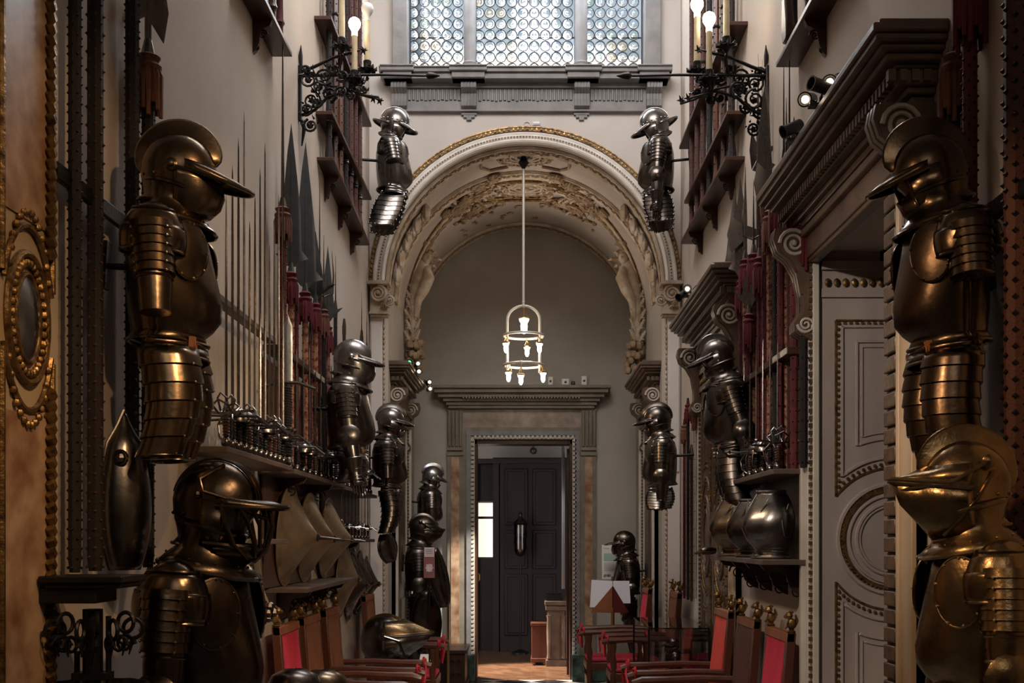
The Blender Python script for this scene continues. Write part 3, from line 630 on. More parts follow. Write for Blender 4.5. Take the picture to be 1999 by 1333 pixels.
# open leaf standing in the far doorway, right
dl = empty('door_6', (bk(1117), YB+.3, 0), (0, 0, R(83))); struct(dl); dl['label'] = 'dark open door leaf seen edge on at the right of the far doorway'
b = MB(); b.box((0, 0, .02), (.55, .05, 2.65)); b.build('leaf', WOD, dl, smooth=0)
b = MB(); b.tube([(.28+.13*COS(2*PI*i/32), .055, 1.55+.30*SIN(2*PI*i/32)) for i in range(33)], .014, 6); b.tube([(.28+.09*COS(2*PI*i/32), .055, 1.55+.22*SIN(2*PI*i/32)) for i in range(33)], .01, 6)
for z0, z1 in ((.2, 1.1), (2.0, 2.5)): b.tube([(.1, .055, z0), (.46, .055, z0), (.46, .055, z1), (.1, .055, z1), (.1, .055, z0)], .012, 6)
b.build('panel_moulding', WOR, dl)
# handle at the left jamb
b = MB(); b.tube([(bk(933), YB+.05, bz(1120)), (bk(936), YB+.0, bz(1122)), (bk(936), YB, bz(1132)), (bk(933), YB+.05, bz(1134))], .008, 8); o = b.build('door_handle', BRS, fd); o.location.y = -YB
# ================================================================= ARMOUR
def esec(c, rf, rb, ry, tilt=0, n=32, a0=0, a1=360, ridge=0, ex=1.0):
    """a horizontal section: rf front radius (+x), rb back radius, ry lateral; tilt about Y"""
    pts = []; c = V(c); ct, st = COS(R(tilt)), SIN(R(tilt)); full = (a1-a0) >= 360; m = n if full else n+1
    for i in range(m):
        a = R(a0+(a1-a0)*i/n); ca, sa = COS(a), SIN(a)
        if ex != 1: ca = math.copysign(abs(ca)**ex, ca); sa = math.copysign(abs(sa)**ex, sa)
        r = rf*(1+ridge*math.exp(-(((a+PI) % (2*PI)-PI)/.28)**2)) if ca > 0 else rb
        x, y = r*ca, ry*sa; pts.append(tuple(c+V((x*ct, y, -x*st))))
    return pts
def rim(b, pts, r=.004, close=True, n=6): b.tube(list(pts)+([pts[0]] if close else []), r, n, cap=not close)
def lames(b, p0, p1, r0, r1, n, ov=.006, flat=1.0, seg=24, bend=(0,0,0), riv=None, sub=1):
    """overlapping plates: a tube whose radius steps at each lame"""
    p0 = V(p0); p1 = V(p1); bd = V(bend); rs = []; d = (p1-p0)
    def pos(t): return p0+d*t+bd*(4*t*(1-t))
    x = None; ringsl = []
    for i in range(n):
        for q, e in ((0, 0.0), (.5, ov*.5), (.93, ov), (1, ov*.2)):
            t = (i+q)/n; p = pos(t); dd = (pos(min(1, t+.02))-pos(max(0, t-.02))).normalized()
            ax = V((1, 0, 0)); ax = (ax-dd*ax.dot(dd)).normalized(); ay = dd.cross(ax); r = r0+(r1-r0)*t+e
            ringsl.append([tuple(p+ax*r*COS(2*PI*k/seg)+ay*r*flat*SIN(2*PI*k/seg)) for k in range(seg)])
        if riv:
            for k in (3, seg//2-3, seg//2+3, seg-3): b2 = ringsl[-2][k]; riv.stud(b2, .0055)
    b.rings(ringsl); return ringsl
DLE = mat('strap_leather', (.06, .025, .015), .6)
def armour(name, label, loc, yaw, s=1, pitch=0, M=STM, helm='close', M2=None, comb=.045, peak=.10, pdroop=12, hp=0, arm='full', fore=(12, 60), tass='cuisse', tl=.40, nl=7, lobe=True, hM=None,
           spread=.085, straps=False, bracket=None, group='suits of armour along the gallery', brim=False, gor=True, look=0, tpitch=0, stand=None, cat='armour', bands=None, shr=1.0, legs=False, bel=.93):
    """side: yaw 0 faces +x. origin at the waist; neck .42 above it."""
    t = empty(name, loc, (0, R(pitch), R(yaw)), s, label, cat, group)
    G = M2 or M; riv = MB()
    # ---- torso
    sec = [(-.035, .148, .118, .152), (-.008, .134, .105, .134), (.015, .160, .108, .140), (.05, .184, .115, .150), (.10, .186, .122, .162), (.16, .172, .128, .174), (.22, .155, .131, .182), (.28, .138, .132, .184), (.335, .122, .122, .165), (.375, .095, .10, .125), (.40, .08, .085, .095)]
    b = MB(); rs = [esec((.01, 0, z), f*1.01*bel, bk_, y_, 0, 20, -92, 92, ridge=.09) for z, f, bk_, y_ in sec]; b.rings(rs, closed=False); rim(b, rs[0], .005, False); rim(b, rs[-1], .005, False)
    b.build('breastplate', M, t, solid=.004)
    b = MB(); rs = [esec((.008, 0, z), f*.97, bk_, y_*.98, 0, 20, 88, 272) for z, f, bk_, y_ in sec]; b.rings(rs, closed=False); rim(b, rs[0], .004, False); b.build('backplate', M, t, solid=.004)
    for y in (-1, 1):
        b = MB(); b.tube([(.11, y*.10, .345), (.04, y*.125, .39), (-.06, y*.115, .38), (-.11, y*.10, .33)], .008, 6); riv.stud((.115, y*.1, .34), .010); b.build('leather_strap', DLE, t)
    # fauld
    b = MB(); lm = []
    for i in range(2):
        z = -.03-.026*i; e = .005*i
        rs = [esec((.01, 0, z), .145+e, .115+e, .150+e, 0, 24, -110, 110), esec((.01, 0, z-.030), .149+e, .118+e, .155+e, 0, 24, -110, 110)]; b.rings(rs, closed=False)
        for k in range(4, 22, 5): riv.stud(rs[1][k], .005)
    rim(b, rs[1], .004, False); b.build('fauld', M, t, solid=.003)
    # ---- gorget
    if gor:
        b = MB(); rs = [esec((.012, 0, .375), .155, .135, .155, 8), esec((.012, 0, .40), .125, .115, .125, 8), esec((.016, 0, .425), .095, .092, .098, 8), esec((.02, 0, .455), .088, .088, .09, 10), esec((.022, 0, .49), .098, .098, .098, 12), esec((.022, 0, .497), .104, .104, .104, 12)]
        b.rings(rs, cap=False); rim(b, rs[-1], .006); rim(b, rs[0], .005)
        for k in range(0, 32, 3): riv.stud(V(rs[1][k])*1.0+V((0, 0, .004)), .005)
        b.build('gorget', G, t, solid=.004)
    # ---- helmet, own frame
    h = empty('helmet', (.03, 0, .565), (0, R(hp), R(look))); h.parent = t
    HM = hM or M; hx, hy = .126*shr, .100*shr
    def prof(a):  # skull outline in xz plane, a from +x up and over
        return V(((hx if COS(a) > 0 else hx*1.02)*COS(a), 0, .125*shr*SIN(a)))
    rs = []
    low = [(-.125, .80, .96, .82), (-.105, .72, .82, .80), (-.08, .78, .86, .90), (-.04, .92, .97, .98), (0, 1, 1.02, 1)]
    for z, f, bk_, y_ in low: rs.append(esec((0, 0, z), hx*f*(.9 if z < -.03 else 1), hx*bk_, hy*y_))
    for k in range(1, 10): a = PI/2*k/9.2; rs.append(esec((0, 0, .125*shr*SIN(a)), hx*COS(a), hx*1.02*COS(a), hy*COS(a)))
    b = MB(); b.rings(rs); rim(b, rs[0], .005)
    b.build('skull', HM, h)
    for a in range(-150, 151, 30):
        if helm != 'morion' : p = esec((0, 0, -.035), hx*.96, hx*1.0, hy*1.0, 0, 72)[(a//5) % 72]; riv.stud(V(p)+V((.03, 0, .565)), .006)
    if comb:
        b = MB(); o_ = []; i_ = []
        for k in range(29):
            a = R(18+172*k/28); p = prof(a); e = comb*(SIN(PI*(k/28)**.85)**.6 if 0 < k < 28 else 0); n_ = V((COS(a), 0, SIN(a)))
            i_.append(p*.96); o_.append(p+n_*e)
        rsx = []
        for k in range(29):
            c = o_[k]; q = i_[k]; m_ = q.lerp(c, .6)
            rsx.append([tuple(q+V((0, .016, 0))), tuple(m_+V((0, .007, 0))), tuple(c+V((0, .004, 0))), tuple(c+V((0, -.004, 0))), tuple(m_-V((0, .007, 0))), tuple(q-V((0, .016, 0)))])
        b.rings(rsx); b.tube(o_, .005, 6); b.build('comb', HM, h)
    def brimplate(L, front=True, w=.11, dz=0, droop=pdroop, up=0):
        b = MB(); A = []; B = []; n = 14; sg = 1 if front else -1
        for k in range(n+1):
            u = -1+2*k/n; a = R(74)*u; base = V((sg*hx*.93*COS(a), hy*.98*SIN(a), dz+.004)); e = L*max(0, COS(R(90)*u))**.9
            tip = base+V((sg*e, 0, -math.tan(R(droop))*e+up*e*e*8-.02*abs(u)))+V((sg*.008, .006*u, -.006))
            A.append(base); B.append(tip)
        rsx = [[tuple(p) for p in A], [tuple(p.lerp(q, .5)+V((0, 0, .006))) for p, q in zip(A, B)], [tuple(q) for q in B]]
        b.rings(rsx, closed=False, cap=False); rim(b, rsx[2], .004, False); return b
    if helm in ('burgonet', 'buffe', 'savoyard', 'close'): brimplate(peak, dz=.015).build('peak', HM, h, solid=.005)
    if helm == 'morion':
        brimplate(peak, dz=-.01, droop=20, up=.0).build('front_brim', HM, h, solid=.005); brimplate(peak*.8, front=False, dz=-.03, droop=-12).build('back_brim', HM, h, solid=.005)
        b = MB()
        for a in range(0, 360, 20): p = esec((0, 0, -.0), hx*1.0, hx*1.02, hy*1.0, 0, 72)[a//5]; b.ball(p, .008, 6)
        b.build('rosette_rivets', BRS if HM in (BRZ, BRG) else HM, h)
        for s_ in (-1, 1): b = MB(); rsx = [esec((.01, 0, z), hx*f, hx*f, hy*g, 0, 8, 40*s_ if s_ > 0 else -100, 100 if s_ > 0 else -40) for z, f, g in ((-.02, .9, 1.02), (-.07, .88, 1.0), (-.12, .75, .85), (-.15, .62, .6))]; b.rings(rsx, closed=False); b.build('cheek_piece', HM, h, solid=.004)
    if helm in ('buffe', 'close'):   # rounded bevor with face plate, eye opening left dark under the peak
        b = MB(); rsx = []
        for z, f, g, c in ((-.155, .62, .72, .012), (-.145, .86, .86, .012), (-.11, 1.08, .93, .010), (-.07, 1.16, .98, .006), (-.035, 1.12, 1.03, 0), (-.015, 1.02, 1.05, 0)):
            rsx.append(esec((c, 0, z), hx*f, hx*.2, hy*g, 0, 24, -88, 88, ridge=.10))
        b.rings(rsx, closed=False); rim(b, rsx[-1], .004, False); rim(b, rsx[0], .004, False); b.build('bevor', HM, h, solid=.004)
        for s_ in (-1, 1):
            b = MB(); b.lathe([(.022, 0), (.022, .004), (.012, .010), (.010, .016), (.001, .018)], (-.005, s_*hy*1.02, -.01), (0, s_, 0), 14); b.build('pivot', HM, h)
        b = MB()
        for k in range(4):
            for s_ in (-1, 1): b.box((.10+.008*k, s_*(.060-.01*k)-.001, -.10), (.118+.009*k, s_*(.060-.01*k)+.004, -.096))
        b.build('breaths', IRN, h)
    if helm == 'snout':  # pointed visor: upper visor with sight and lower wedge
        b = MB(); rsx = [esec((.0, 0, .055), hx*.86, hx*.1, hy*.98, 0, 24, -86, 86, ridge=.06), esec((0, 0, .02), hx*1.10, hx*.1, hy*1.06, -6, 24, -86, 86, ridge=.16), esec((0, 0, -.010), hx*1.26, hx*.1, hy*1.09, -10, 24, -80, 80, ridge=.32)]
        b.rings(rsx, closed=False); rim(b, rsx[-1], .007, False); b.build('visor', HM, h, solid=.004)
        b = MB(); rsx = [esec((0, 0, -.018), hx*1.24, hx*.1, hy*1.08, -10, 24, -84, 84, ridge=.36), esec((.0, 0, -.06), hx*1.12, hx*.1, hy*1.02, -4, 24, -84, 84, ridge=.34), esec((.0, 0, -.105), hx*.92, hx*.1, hy*.96, 0, 24, -84, 84, ridge=.22), esec((0, 0, -.150), hx*.74, hx*.1, hy*.86, 6, 24, -84, 84, ridge=.08)]
        b.rings(rsx, closed=False); rim(b, rsx[0], .006, False); rim(b, rsx[-1], .005, False); b.build('lower_visor', HM, h, solid=.004)
        b = MB()
        for s_ in (-1, 1):
            b.tube([(hx*1.50, s_*.01, -.006), (.07, s_*hy*1.05, .005), (-.03, s_*hy*1.06, .055)], .006, 6); b.lathe([(.020, 0), (.020, .005), (.010, .012), (.001, .015)], (-.035, s_*hy*1.0, .055), (0, s_, 0), 14)
            b.tube([(-.05, s_*hy*.99, .03), (.0, s_*hy*1.04, -.04), (.05, s_*hy*.98, -.10), (.09, s_*hy*.6, -.145)], .005, 6)
        b.build('visor_arm', HM, h)
    if helm == 'savoyard':  # open barred face with heavy rims
        b = MB()
        for s_ in (-1, 1):
            ed = [(.055, s_*hy*1.0, .0), (.07, s_*hy*.98, -.05), (.095, s_*hy*.80, -.11), (.12, s_*hy*.35, -.15)]; b.tube(ed, .007, 6)
            b.tube([(.10, s_*hy*.86, .0), (.125, s_*hy*.72, -.04), (.140, s_*hy*.45, -.10), (.135, s_*hy*.2, -.14)], .007, 6)
            b.tube([(.132, s_*hy*.62, -.005), (.150, s_*hy*.42, -.05), (.150, s_*hy*.22, -.11)], .006, 6)
        b.tube([(.155, 0, -.0), (.172, 0, -.05), (.158, 0, -.12), (.125, 0, -.155)], .009, 6)
        b.tube([(.10, hy*.86, -.002), (.15, hy*.4, -.026), (.165, 0, -.03), (.15, -hy*.4, -.026), (.10, -hy*.86, -.002)], .006, 6)
        b.build('face_bars', HM, h)
        b = MB(); rsx = [esec((0, 0, z), hx*f, hx*.1, hy*g, 0, 24, -86, 86, ridge=.15) for z, f, g in ((-.165, .75, .78), (-.14, .95, .88), (-.115, 1.06, .92))]; b.rings(rsx, closed=False); rim(b, rsx[-1], .006, False); b.build('bevor', HM, h, solid=.004)
        b = MB(); rsx = [esec((0, 0, z), hx*f, hx*.1, hy*g, 0, 10, s0, s1) for z, f, g in ((-.14, .85, .9), (-.07, .98, .98), (.01, 1.0, 1.03)) for s0, s1 in ((-100, -62),)]; b.rings(rsx, closed=False); b.build('cheek_piece', HM, h, solid=.004); b = MB()
        rsx = [[(p[0], -p[1], p[2]) for p in r_] for r_ in rsx]; b.rings(rsx, closed=False); b.build('cheek_piece', HM, h, solid=.004)
        b = MB()
        for off in (-.020, 0, .020): b.tube([V((hx*1.01*COS(R(10+160*k/20)), off+.0, .127*SIN(R(10+160*k/20)))) if True else 0 for k in range(21)], .0035, 5)
        for s_ in (-1, 1): b.tube([(.07, s_*hy*.84, .015), (.0, s_*hy*1.02, .03), (-.02, s_*hy*.9, .065), (.03, s_*hy*.45, .112)], .005, 6); b.ball((-.015, s_*hy*1.03, .02), .012, 8)
        b.build('roped_ridge', HM, h)
    if helm == 'burgonet':
        b = MB(); rsx = [esec((0, 0, z), hx*f, hx*.1, hy*g, 0, 10, -104, -34) for z, f, g in ((-.16, .70, .66), (-.12, .86, .84), (-.06, .98, .99), (.0, 1.0, 1.03))]; b.rings(rsx, closed=False); rim(b, [r_[-1] for r_ in rsx], .004, False); b.build('cheek_piece', HM, h, solid=.004); b = MB()
        rsx = [[(p[0], -p[1], p[2]) for p in r_] for r_ in rsx]; b.rings(rsx, closed=False); rim(b, [r_[-1] for r_ in rsx], .004, False); b.build('cheek_piece', HM, h, solid=.004)
        b = MB(); rsx = [esec((0, 0, z), hx*f, hx*.1, hy*g, 0, 12, -40, 40, ridge=.1) for z, f, g in ((-.16, .72, .7), (-.12, .92, .85), (-.07, .99, .95))]; b.rings(rsx, closed=False); b.build('chin_guard', HM, h, solid=.004)
    # ---- shoulders and arms
    for sd in (-1, 1):
        pt = MB(); S0 = V((0, sd*.185, .335))
        # domed cap: three nested plates running from neck to upper arm
        for k, (q, e) in enumerate(((0, 0), (.35, .006), (.65, .010))):
            rsx = []
            for i in range(7):
                th = R(8+98*i/6) if k == 0 else R(8+98*(q+(1-q)*i/6)); rr_ = SIN(th)
                rsx.append([tuple(S0+V((0, 0, 0))+V((-.004+(.098+e)*rr_*COS(2*PI*j/28), sd*(-.006+(.076+e)*rr_*SIN(2*PI*j/28)), -.062+(.128+e)*COS(th)))) for j in range(28)])
            pt.rings(rsx, cap=(k == 0))
            if k: rim(pt, rsx[-1] if k == 2 else rsx[0], .0035)
        for j in range(0, 28, 4): riv.stud(V(rsx[-1][j]), .0055)
        pa = pt.build('pauldron', M, t, solid=.003)
        if lobe:
            pt = MB(); c0 = V((.105, sd*.142, .262)); nx = V((.66, sd*.74, .10)).normalized(); ux = V((0, 0, 1))-nx*nx.z; ux.normalize(); uy = nx.cross(ux)
            rsx = []
            for q, dpt in ((1, 0), (.97, .005), (.75, .010), (.45, .014), (.12, .016)): rsx.append([tuple(c0+ux*(.095 if COS(2*PI*j/28) > 0 else .10)*q*COS(2*PI*j/28)+uy*.070*q*SIN(2*PI*j/28)+nx*dpt) for j in range(28)])
            pt.rings(rsx); rim(pt, rsx[0], .005)
            for j in range(0, 28, 3): riv.stud(V(rsx[1][j])+nx*.002, .005)
            pt.build('front_lobe', M, pa)
        if arm == 'none': continue
        A0 = V((0, sd*.205, .30)); a1, a2 = (fore if not isinstance(fore, dict) else fore[sd]); out = .10
        d1 = V((SIN(R(a1)), sd*out, -COS(R(a1)))).normalized(); U = A0+d1*.15
        b = MB(); lames(b, A0-d1*.02, U, .076, .062, 6, riv=riv); b.build('pauldron_lames', M, pa)
        if arm == 'lames': continue
        E = U+d1*.125
        b = MB(); b.tube([U-d1*.01, U+d1*.03, U+d1*.09, E], [.056, .057, .052, .050], 20); rim_ = [U+d1*.008]; b.torus(U+d1*.012, .058, .004, d1, 20, 5); b.build('upper_cannon', M, t)
        if arm == 'short': continue
        d2 = V((SIN(R(a2)), sd*.03, -COS(R(a2)))).normalized(); Wr = E+d2*.21
        b = MB(); b.ball(E, .060, 16, (1, .95, 1)); nn = V((0, sd, 0)); b.lathe([(.075, 0), (.06, .012), (.03, .022), (.001, .026)], E+nn*.042, nn, 18); b.torus(E+d1*(-.045), .054, .005, d1, 20, 5); b.torus(E+d2*.045, .052, .005, d2, 20, 5); b.build('elbow_cop', M, t)
        b = MB(); b.tube([E+d2*.02, E+d2*.07, Wr], [.050, .052, .038], 20); b.torus(Wr, .040, .004, d2, 18, 5); b.build('lower_cannon', M, t)
        if arm == 'full':
            g = MB(); g.tube([Wr-d2*.07, Wr+d2*.0, Wr+d2*.02], [.060, .043, .040], 18, cap=False); g.torus(Wr-d2*.07, .060, .005, d2, 20, 5)
            fx = V((COS(R(a2)), 0, SIN(R(a2)))); H0 = Wr+d2*.03; yy = V((0, 1, 0))
            g.tube([Wr+d2*.0, H0, H0+d2*.05, H0+d2*.075], [.036, .040, .041, .034], 14)
            for k in range(3): g.torus(H0+d2*(.015+.02*k), .041, .003, d2, 16, 5)
            ga = g.build('gauntlet', M, t, solid=.0)
            for k in range(4):
                f0 = H0+d2*.07+fx*(.026-.017*k); L = (.06, .068, .064, .05)[k]; g = MB(); cu = V((0, -sd, 0))
                g.tube([f0, f0+d2*L*.4+cu*.004, f0+d2*L*.72+cu*.018, f0+d2*L*.9+cu*.035], [.0095, .0095, .0085, .006], 7); g.build('finger', M, ga)
            g = MB(); g.tube([H0+fx*.03, H0+fx*.05+d2*.03+V((0, -sd*.01, 0)), H0+fx*.05+d2*.06+V((0, -sd*.02, 0))], [.012, .010, .006], 7); g.build('thumb', M, ga)
    # ---- tassets
    if tass in ('cuisse', 'plate', 'short'):
        for sd in (-1, 1):
            b = MB(); y0 = sd*spread
            if tass == 'cuisse':
                rsx = []; L = tl
                for i in range(nl):
                    for q, e in ((0, 0), (.5, .003), (.94, .007), (1, .002)):
                        u = (i+q)/nl; z = -.07-L*u; wdt = 1-.30*u**1.5; cx = .03+.035*SIN(PI*u)-tpitch*u; rsx.append(esec((cx, y0*(1+.15*u), z), (.105*wdt+e), .085*wdt+e, .088*wdt+e, -6, 24, ridge=.06))
                    for k in (2, 22, 12): riv.stud(rsx[-2][k], .0055)
                b.rings(rsx, cap=False); rim(b, rsx[-1], .006); b.build('tasset', M, t, solid=.003)
                g = MB(); g.box((.115, y0-.012, -.085), (.135, y0+.012, -.02)); g.torus((.137, y0, -.05), .014, .003, (1, 0, 0), 12, 5); g.build('strap_buckle', LEA, t)
            else:
                L = tl; rsx = []; n = 7
                for i in range(n):
                    for q, e in ((0, 0), (.94, .006), (1, 0)):
                        u = (i+q)/n; z = -.07-L*u; wd = .09+.02*SIN(PI*u); rsx.append([(.045+wd*1.15*a-tpitch*u+.02*u, sd*(.125+e+.05*u-.035*a*a), z-.015*(1-abs(a))) for a in [-1+2*k/12 for k in range(13)]])
                b.rings(rsx, closed=False); ed = [r_[0] for r_ in rsx]+rsx[-1]+[r_[-1] for r_ in rsx][::-1]
                for k, p in enumerate(ed):
                    if k % 2 == 0: b.ball(p, .0075, 6)
                b.build('tasset', M, t, solid=.004)
    if legs:
        for sd in (-1, 1):
            b = MB(); lames(b, (.02, sd*.09, -.10), (.03, sd*.10, -.42), .092, .070, 3); b.build('cuisse', M, t)
            b = MB(); b.ball((.05, sd*.10, -.46), .072, 14); b.lathe([(.07, 0), (.05, .012), (.001, .02)], (.03, sd*.155, -.46), (0, sd, 0), 14); b.build('knee_cop', M, t)
            b = MB(); b.tube([(.03, sd*.10, -.48), (.01, sd*.10, -.60), (.0, sd*.10, -.82), (.0, sd*.10, -.88)], [.058, .066, .045, .048], 18); b.build('greave', M, t)
            b = MB(); b.tube([(-.04, sd*.10, -.90), (.03, sd*.10, -.90), (.12, sd*.11, -.93), (.20, sd*.12, -.945)], [.045, .048, .038, .018], 14); b.build('sabaton', M, t)
    riv.build('rivets', BRS if M in (BRZ, BRG) else M, t, smooth=0)
    if bracket:   # iron arm from the wall into the back of the torso; length in local units
        b = MB(); b.cyl((-.09, 0, .22), (-bracket, 0, .22), .012); b.box((-bracket, -.03, .14), (-bracket+.012, .03, .30)); b.cyl((-.09, 0, .22), (-.0, 0, -.05), .014); b.build('wall_bracket', IRN, t)
    if stand:
        b = MB(); b.cyl((0, 0, .0), (0, 0, -stand), .03); b.box((-.16, -.16, -stand), (.16, .16, -stand+.04)); b.build('wooden_stand', WOD, t)
    return t
def place(nx, ny, D, s, yaw, pitch=0):
    n = P(nx, ny, D); m = Euler((0, R(pitch), R(yaw))).to_matrix(); return n-m @ V((.02, 0, .44))*s
def fig(label, nx, ny, D, s, yaw, pitch=0, **k):
    l = place(nx, ny, D, s, yaw, pitch); gap = (WX-abs(l.x))/s; 
    if 'bracket' in k and k['bracket'] == 1: k['bracket'] = (BX if D > YA+.3 else WX)/s-abs(l.x)/s-.012
    if k.get('stand') == 1: k['stand'] = l.z/s
    return armour('suit_of_armour', label, l, yaw, s, pitch, **k)
fig('large russet suit with tall combed helmet and pointed peak, hung high at the near left', 340, 404, 3.70, .95, 6, 3, M=BRZ, helm='buffe', comb=.052, peak=.135, pdroop=18, hp=6, arm='short', fore=(6, 6), tl=.36, nl=6, bracket=1, spread=.10)
fig('dark half armour with barred face helmet, nearest at the lower left', 412, 1066, 3.68, 1.13, -8, 4, M=mat('blackened_steel', (.12, .09, .065), .25, 1, noise=(.06, .045, .035), scale=8, bump=.06, rr=.06), helm='savoyard', comb=0, peak=.085, pdroop=2, hp=2, arm='open', fore=(2, 20), tass='short', tl=.25, stand=1)
fig('grey steel half armour with round peaked helmet above the pointed shields', 684, 736, 7.0, .95, 6, 3, M=STM, helm='close', comb=0, peak=.085, pdroop=8, hp=10, arm='full', fore=(10, 12), tass='cuisse', tl=.17, nl=4, lobe=False, bracket=1, hM=mat('grey_steel', (.30, .29, .29), .3, 1, noise=(.18, .17, .17), scale=12, bump=.05, rr=.07))
fig('small dark suit with combed helmet hung beyond the peaked-helmet one on the left', 760, 848, 9.0, .88, 8, 3, M=STD_, hM=STM, helm='burgonet', comb=.035, peak=.09, pdroop=14, hp=6, arm='short', fore=(4, 8), tl=.38, nl=8, bracket=1, spread=.06)
fig('bright small suit with white-lit combed helmet left of the far door, upper one', 841, 948, 12.0, .86, 14, 5, M=STM, hM=STL, helm='burgonet', comb=.038, peak=.09, pdroop=10, hp=16, arm='short', fore=(6, 20), tass='short', tl=.12, bracket=1)
fig('full suit with wide gorget standing left of the far door, below the bright one', 822, 1056, 11.4, 1.05, 6, 3, M=mat('dull_steel', (.16, .14, .12), .33, 1, noise=(.09, .08, .07), scale=9, rr=.06), helm='snout', comb=.02, peak=.09, hp=8, arm='full', fore=(4, 20), tass='cuisse', tl=.22, nl=4, legs=True, bracket=1)
fig('breastplate and pointed open helmet hung high left of the arch', 768, 267, 9.4, .95, 6, 2, M=STM, helm='morion', comb=.012, peak=.085, hp=10, arm='lames', fore=(14, 20), tass='plate', tl=.30, bracket=1, tpitch=.12, gor=False)
fig('breastplate and broad brimmed helmet hung high right of the arch', 1281, 268, 9.4, .95, 172, 3, M=STD_, hM=STM, helm='morion', comb=.012, peak=.10, hp=14, arm='full', fore=(6, 4), tass='plate', tl=.26, bracket=1, tpitch=.05, gor=False)
fig('combed suit with warm-lit breast hung on the right beside the bay', 1287, 845, 9.0, .88, 172, 4, M=mat('lamp_steel', (.19, .165, .14), .28, 1, noise=(.11, .095, .08), scale=9, rr=.06), hM=STD_, helm='burgonet', comb=.032, peak=.10, pdroop=8, hp=8, arm='open', fore=(6, 4), tass='plate', tl=.17, bracket=1)
fig('long dark suit with grey banded helmet hung on the right before the red polearms', 1408, 730, 6.65, .90, 176, 10, M=STD_, hM=STM, helm='burgonet', comb=.035, peak=.10, pdroop=10, hp=10, arm='full', fore=(-6, -4), tass='cuisse', tl=.42, nl=9, bracket=1, shr=.86)
fig('black suit with bowed peaked helmet standing right of the far door behind the glass case', 1222, 1078, 11.5, .90, 174, 4, M=STD_, helm='close', comb=0, peak=.10, pdroop=2, hp=8, arm='full', fore=(-2, 16), tass='cuisse', tl=.22, nl=4, legs=True, bracket=1, lobe=False)
fig('large dark bronze suit with tall comb and drooping peak, hung high at the near right', 1826, 405, 3.30, .86, 180, 6, M=mat('dark_russet', (.15, .105, .075), .25, 1, noise=(.08, .055, .04), scale=8, bump=.05, rr=.06), helm='burgonet', comb=.06, peak=.10, pdroop=16, hp=12, arm='lames', fore=(4, 4), tl=.42, nl=8, bracket=1, gor=True)
fig('gilt half armour with pointed visor and high comb, nearest at the lower right', 1893, 1028, 2.84, .87, 178, 2, M=BRG, helm='snout', comb=.045, peak=.0, hp=2, bel=.86, arm='open', fore=(4, 14), tass='short', tl=.25, stand=1, cat='armour')
# ================================================================= SHELVES AND RACKS
def board(label, name, s, y0, y1, z, x0, x1, th=.025, M=WOG, z1=None, brk=0, cat='shelf'):
    """board along the wall: s side, y range, top z, x0..x1 distance from axis (outer..wall)"""
    z1 = z if z1 is None else z1; t = empty(name, (s*WX, y0, z), label=label, cat=cat)
    b = MB(); f = lambda x, y, zz: (s*(x-WX), y-y0, zz-z)
    b.hexa([f(x0, y0, z-th), f(x1, y0, z-th), f(x1, y1, z1-th), f(x0, y1, z1-th), f(x0, y0, z), f(x1, y0, z), f(x1, y1, z1), f(x0, y1, z1)]); b.build('board', M, t, smooth=0, bevel=.003)
    for k in range(brk):
        q = (k+.5)/brk if brk > 1 else .5; yy = y0+(y1-y0)*q; zz = z+(z1-z)*q-th; w_ = x1-x0; B = MB()
        B.prism([(0, 0), (w_*.9, 0), (w_*.8, -.03), (w_*.4, -.05), (w_*.3, -.12), (w_*.12, -.16), (0, -.17)], f(x1, yy, zz), (-s, 0, 0), (0, 0, 1), .03)
        br = B.build('bracket', WOD, t)
        B = MB(); B.spiral(f(x1-w_*.45, yy, zz-.07), w_*.22, 1.8, (-s, 0, 0), (0, 0, 1), .005, n=24); B.spiral(f(x1-w_*.15, yy, zz-.14), w_*.14, 1.6, (s, 0, 0), (0, 0, 1), .005, n=20); B.build('scroll', IRN, br)
    return t
board('upper wooden rack board with scrolled bracket at the top left, nearest the camera', 'weapon_shelf', -1, 5.35, 6.22, 4.285, 1.285, WX, brk=1, M=WOD)
board('lowest of three dark boards holding studded pistols high on the left wall', 'weapon_shelf', -1, 7.55, 9.28, 4.16, 1.28, WX, M=WOD, z1=4.04, brk=3)
board('middle of three dark boards high on the left wall', 'weapon_shelf', -1, 7.5, 9.4, 4.45, 1.28, WX, M=WOD)
board('topmost of three dark boards high on the left wall', 'weapon_shelf', -1, 7.45, 9.4, 5.06, 1.28, WX, M=WOD)
board('lowest of three dark boards holding studded pistols high on the right wall', 'weapon_shelf', 1, 7.15, 9.2, 4.03, 1.27, WX, M=WOD, brk=3)
board('middle of three dark boards high on the right wall', 'weapon_shelf', 1, 7.1, 9.0, 4.30, 1.27, WX, M=WOD)
board('topmost of three dark boards high on the right wall', 'weapon_shelf', 1, 7.05, 9.3, 4.84, 1.27, WX, M=WOD)
board('dark board with bracket at the top right above the near doorcase', 'weapon_shelf', 1, 4.7, 5.75, 4.03, 1.28, WX, M=WOD, brk=1)
board('long rail holding the sword blades on the left wall', 'weapon_rail', -1, 4.55, 5.84, 2.64, 1.29, WX-.055, .03, brk=0, cat='rail')
board('rail across the tasselled polearms on the left wall', 'weapon_rail', -1, 5.90, 7.15, 2.62, 1.27, WX-.02, .035, M=WOD, cat='rail')
board('shelf carrying the sword hilts nearest the large left suit', 'weapon_shelf', -1, 4.55, 5.82, 1.975, 1.20, WX, brk=0)
board('shelf carrying sword hilts above the pointed shields', 'weapon_shelf', -1, 5.88, 7.55, 1.965, 1.20, WX, brk=2)
board('shelf carrying sword hilts beyond the grey suit on the left', 'weapon_shelf', -1, 7.62, 9.3, 1.96, 1.22, WX, brk=0)
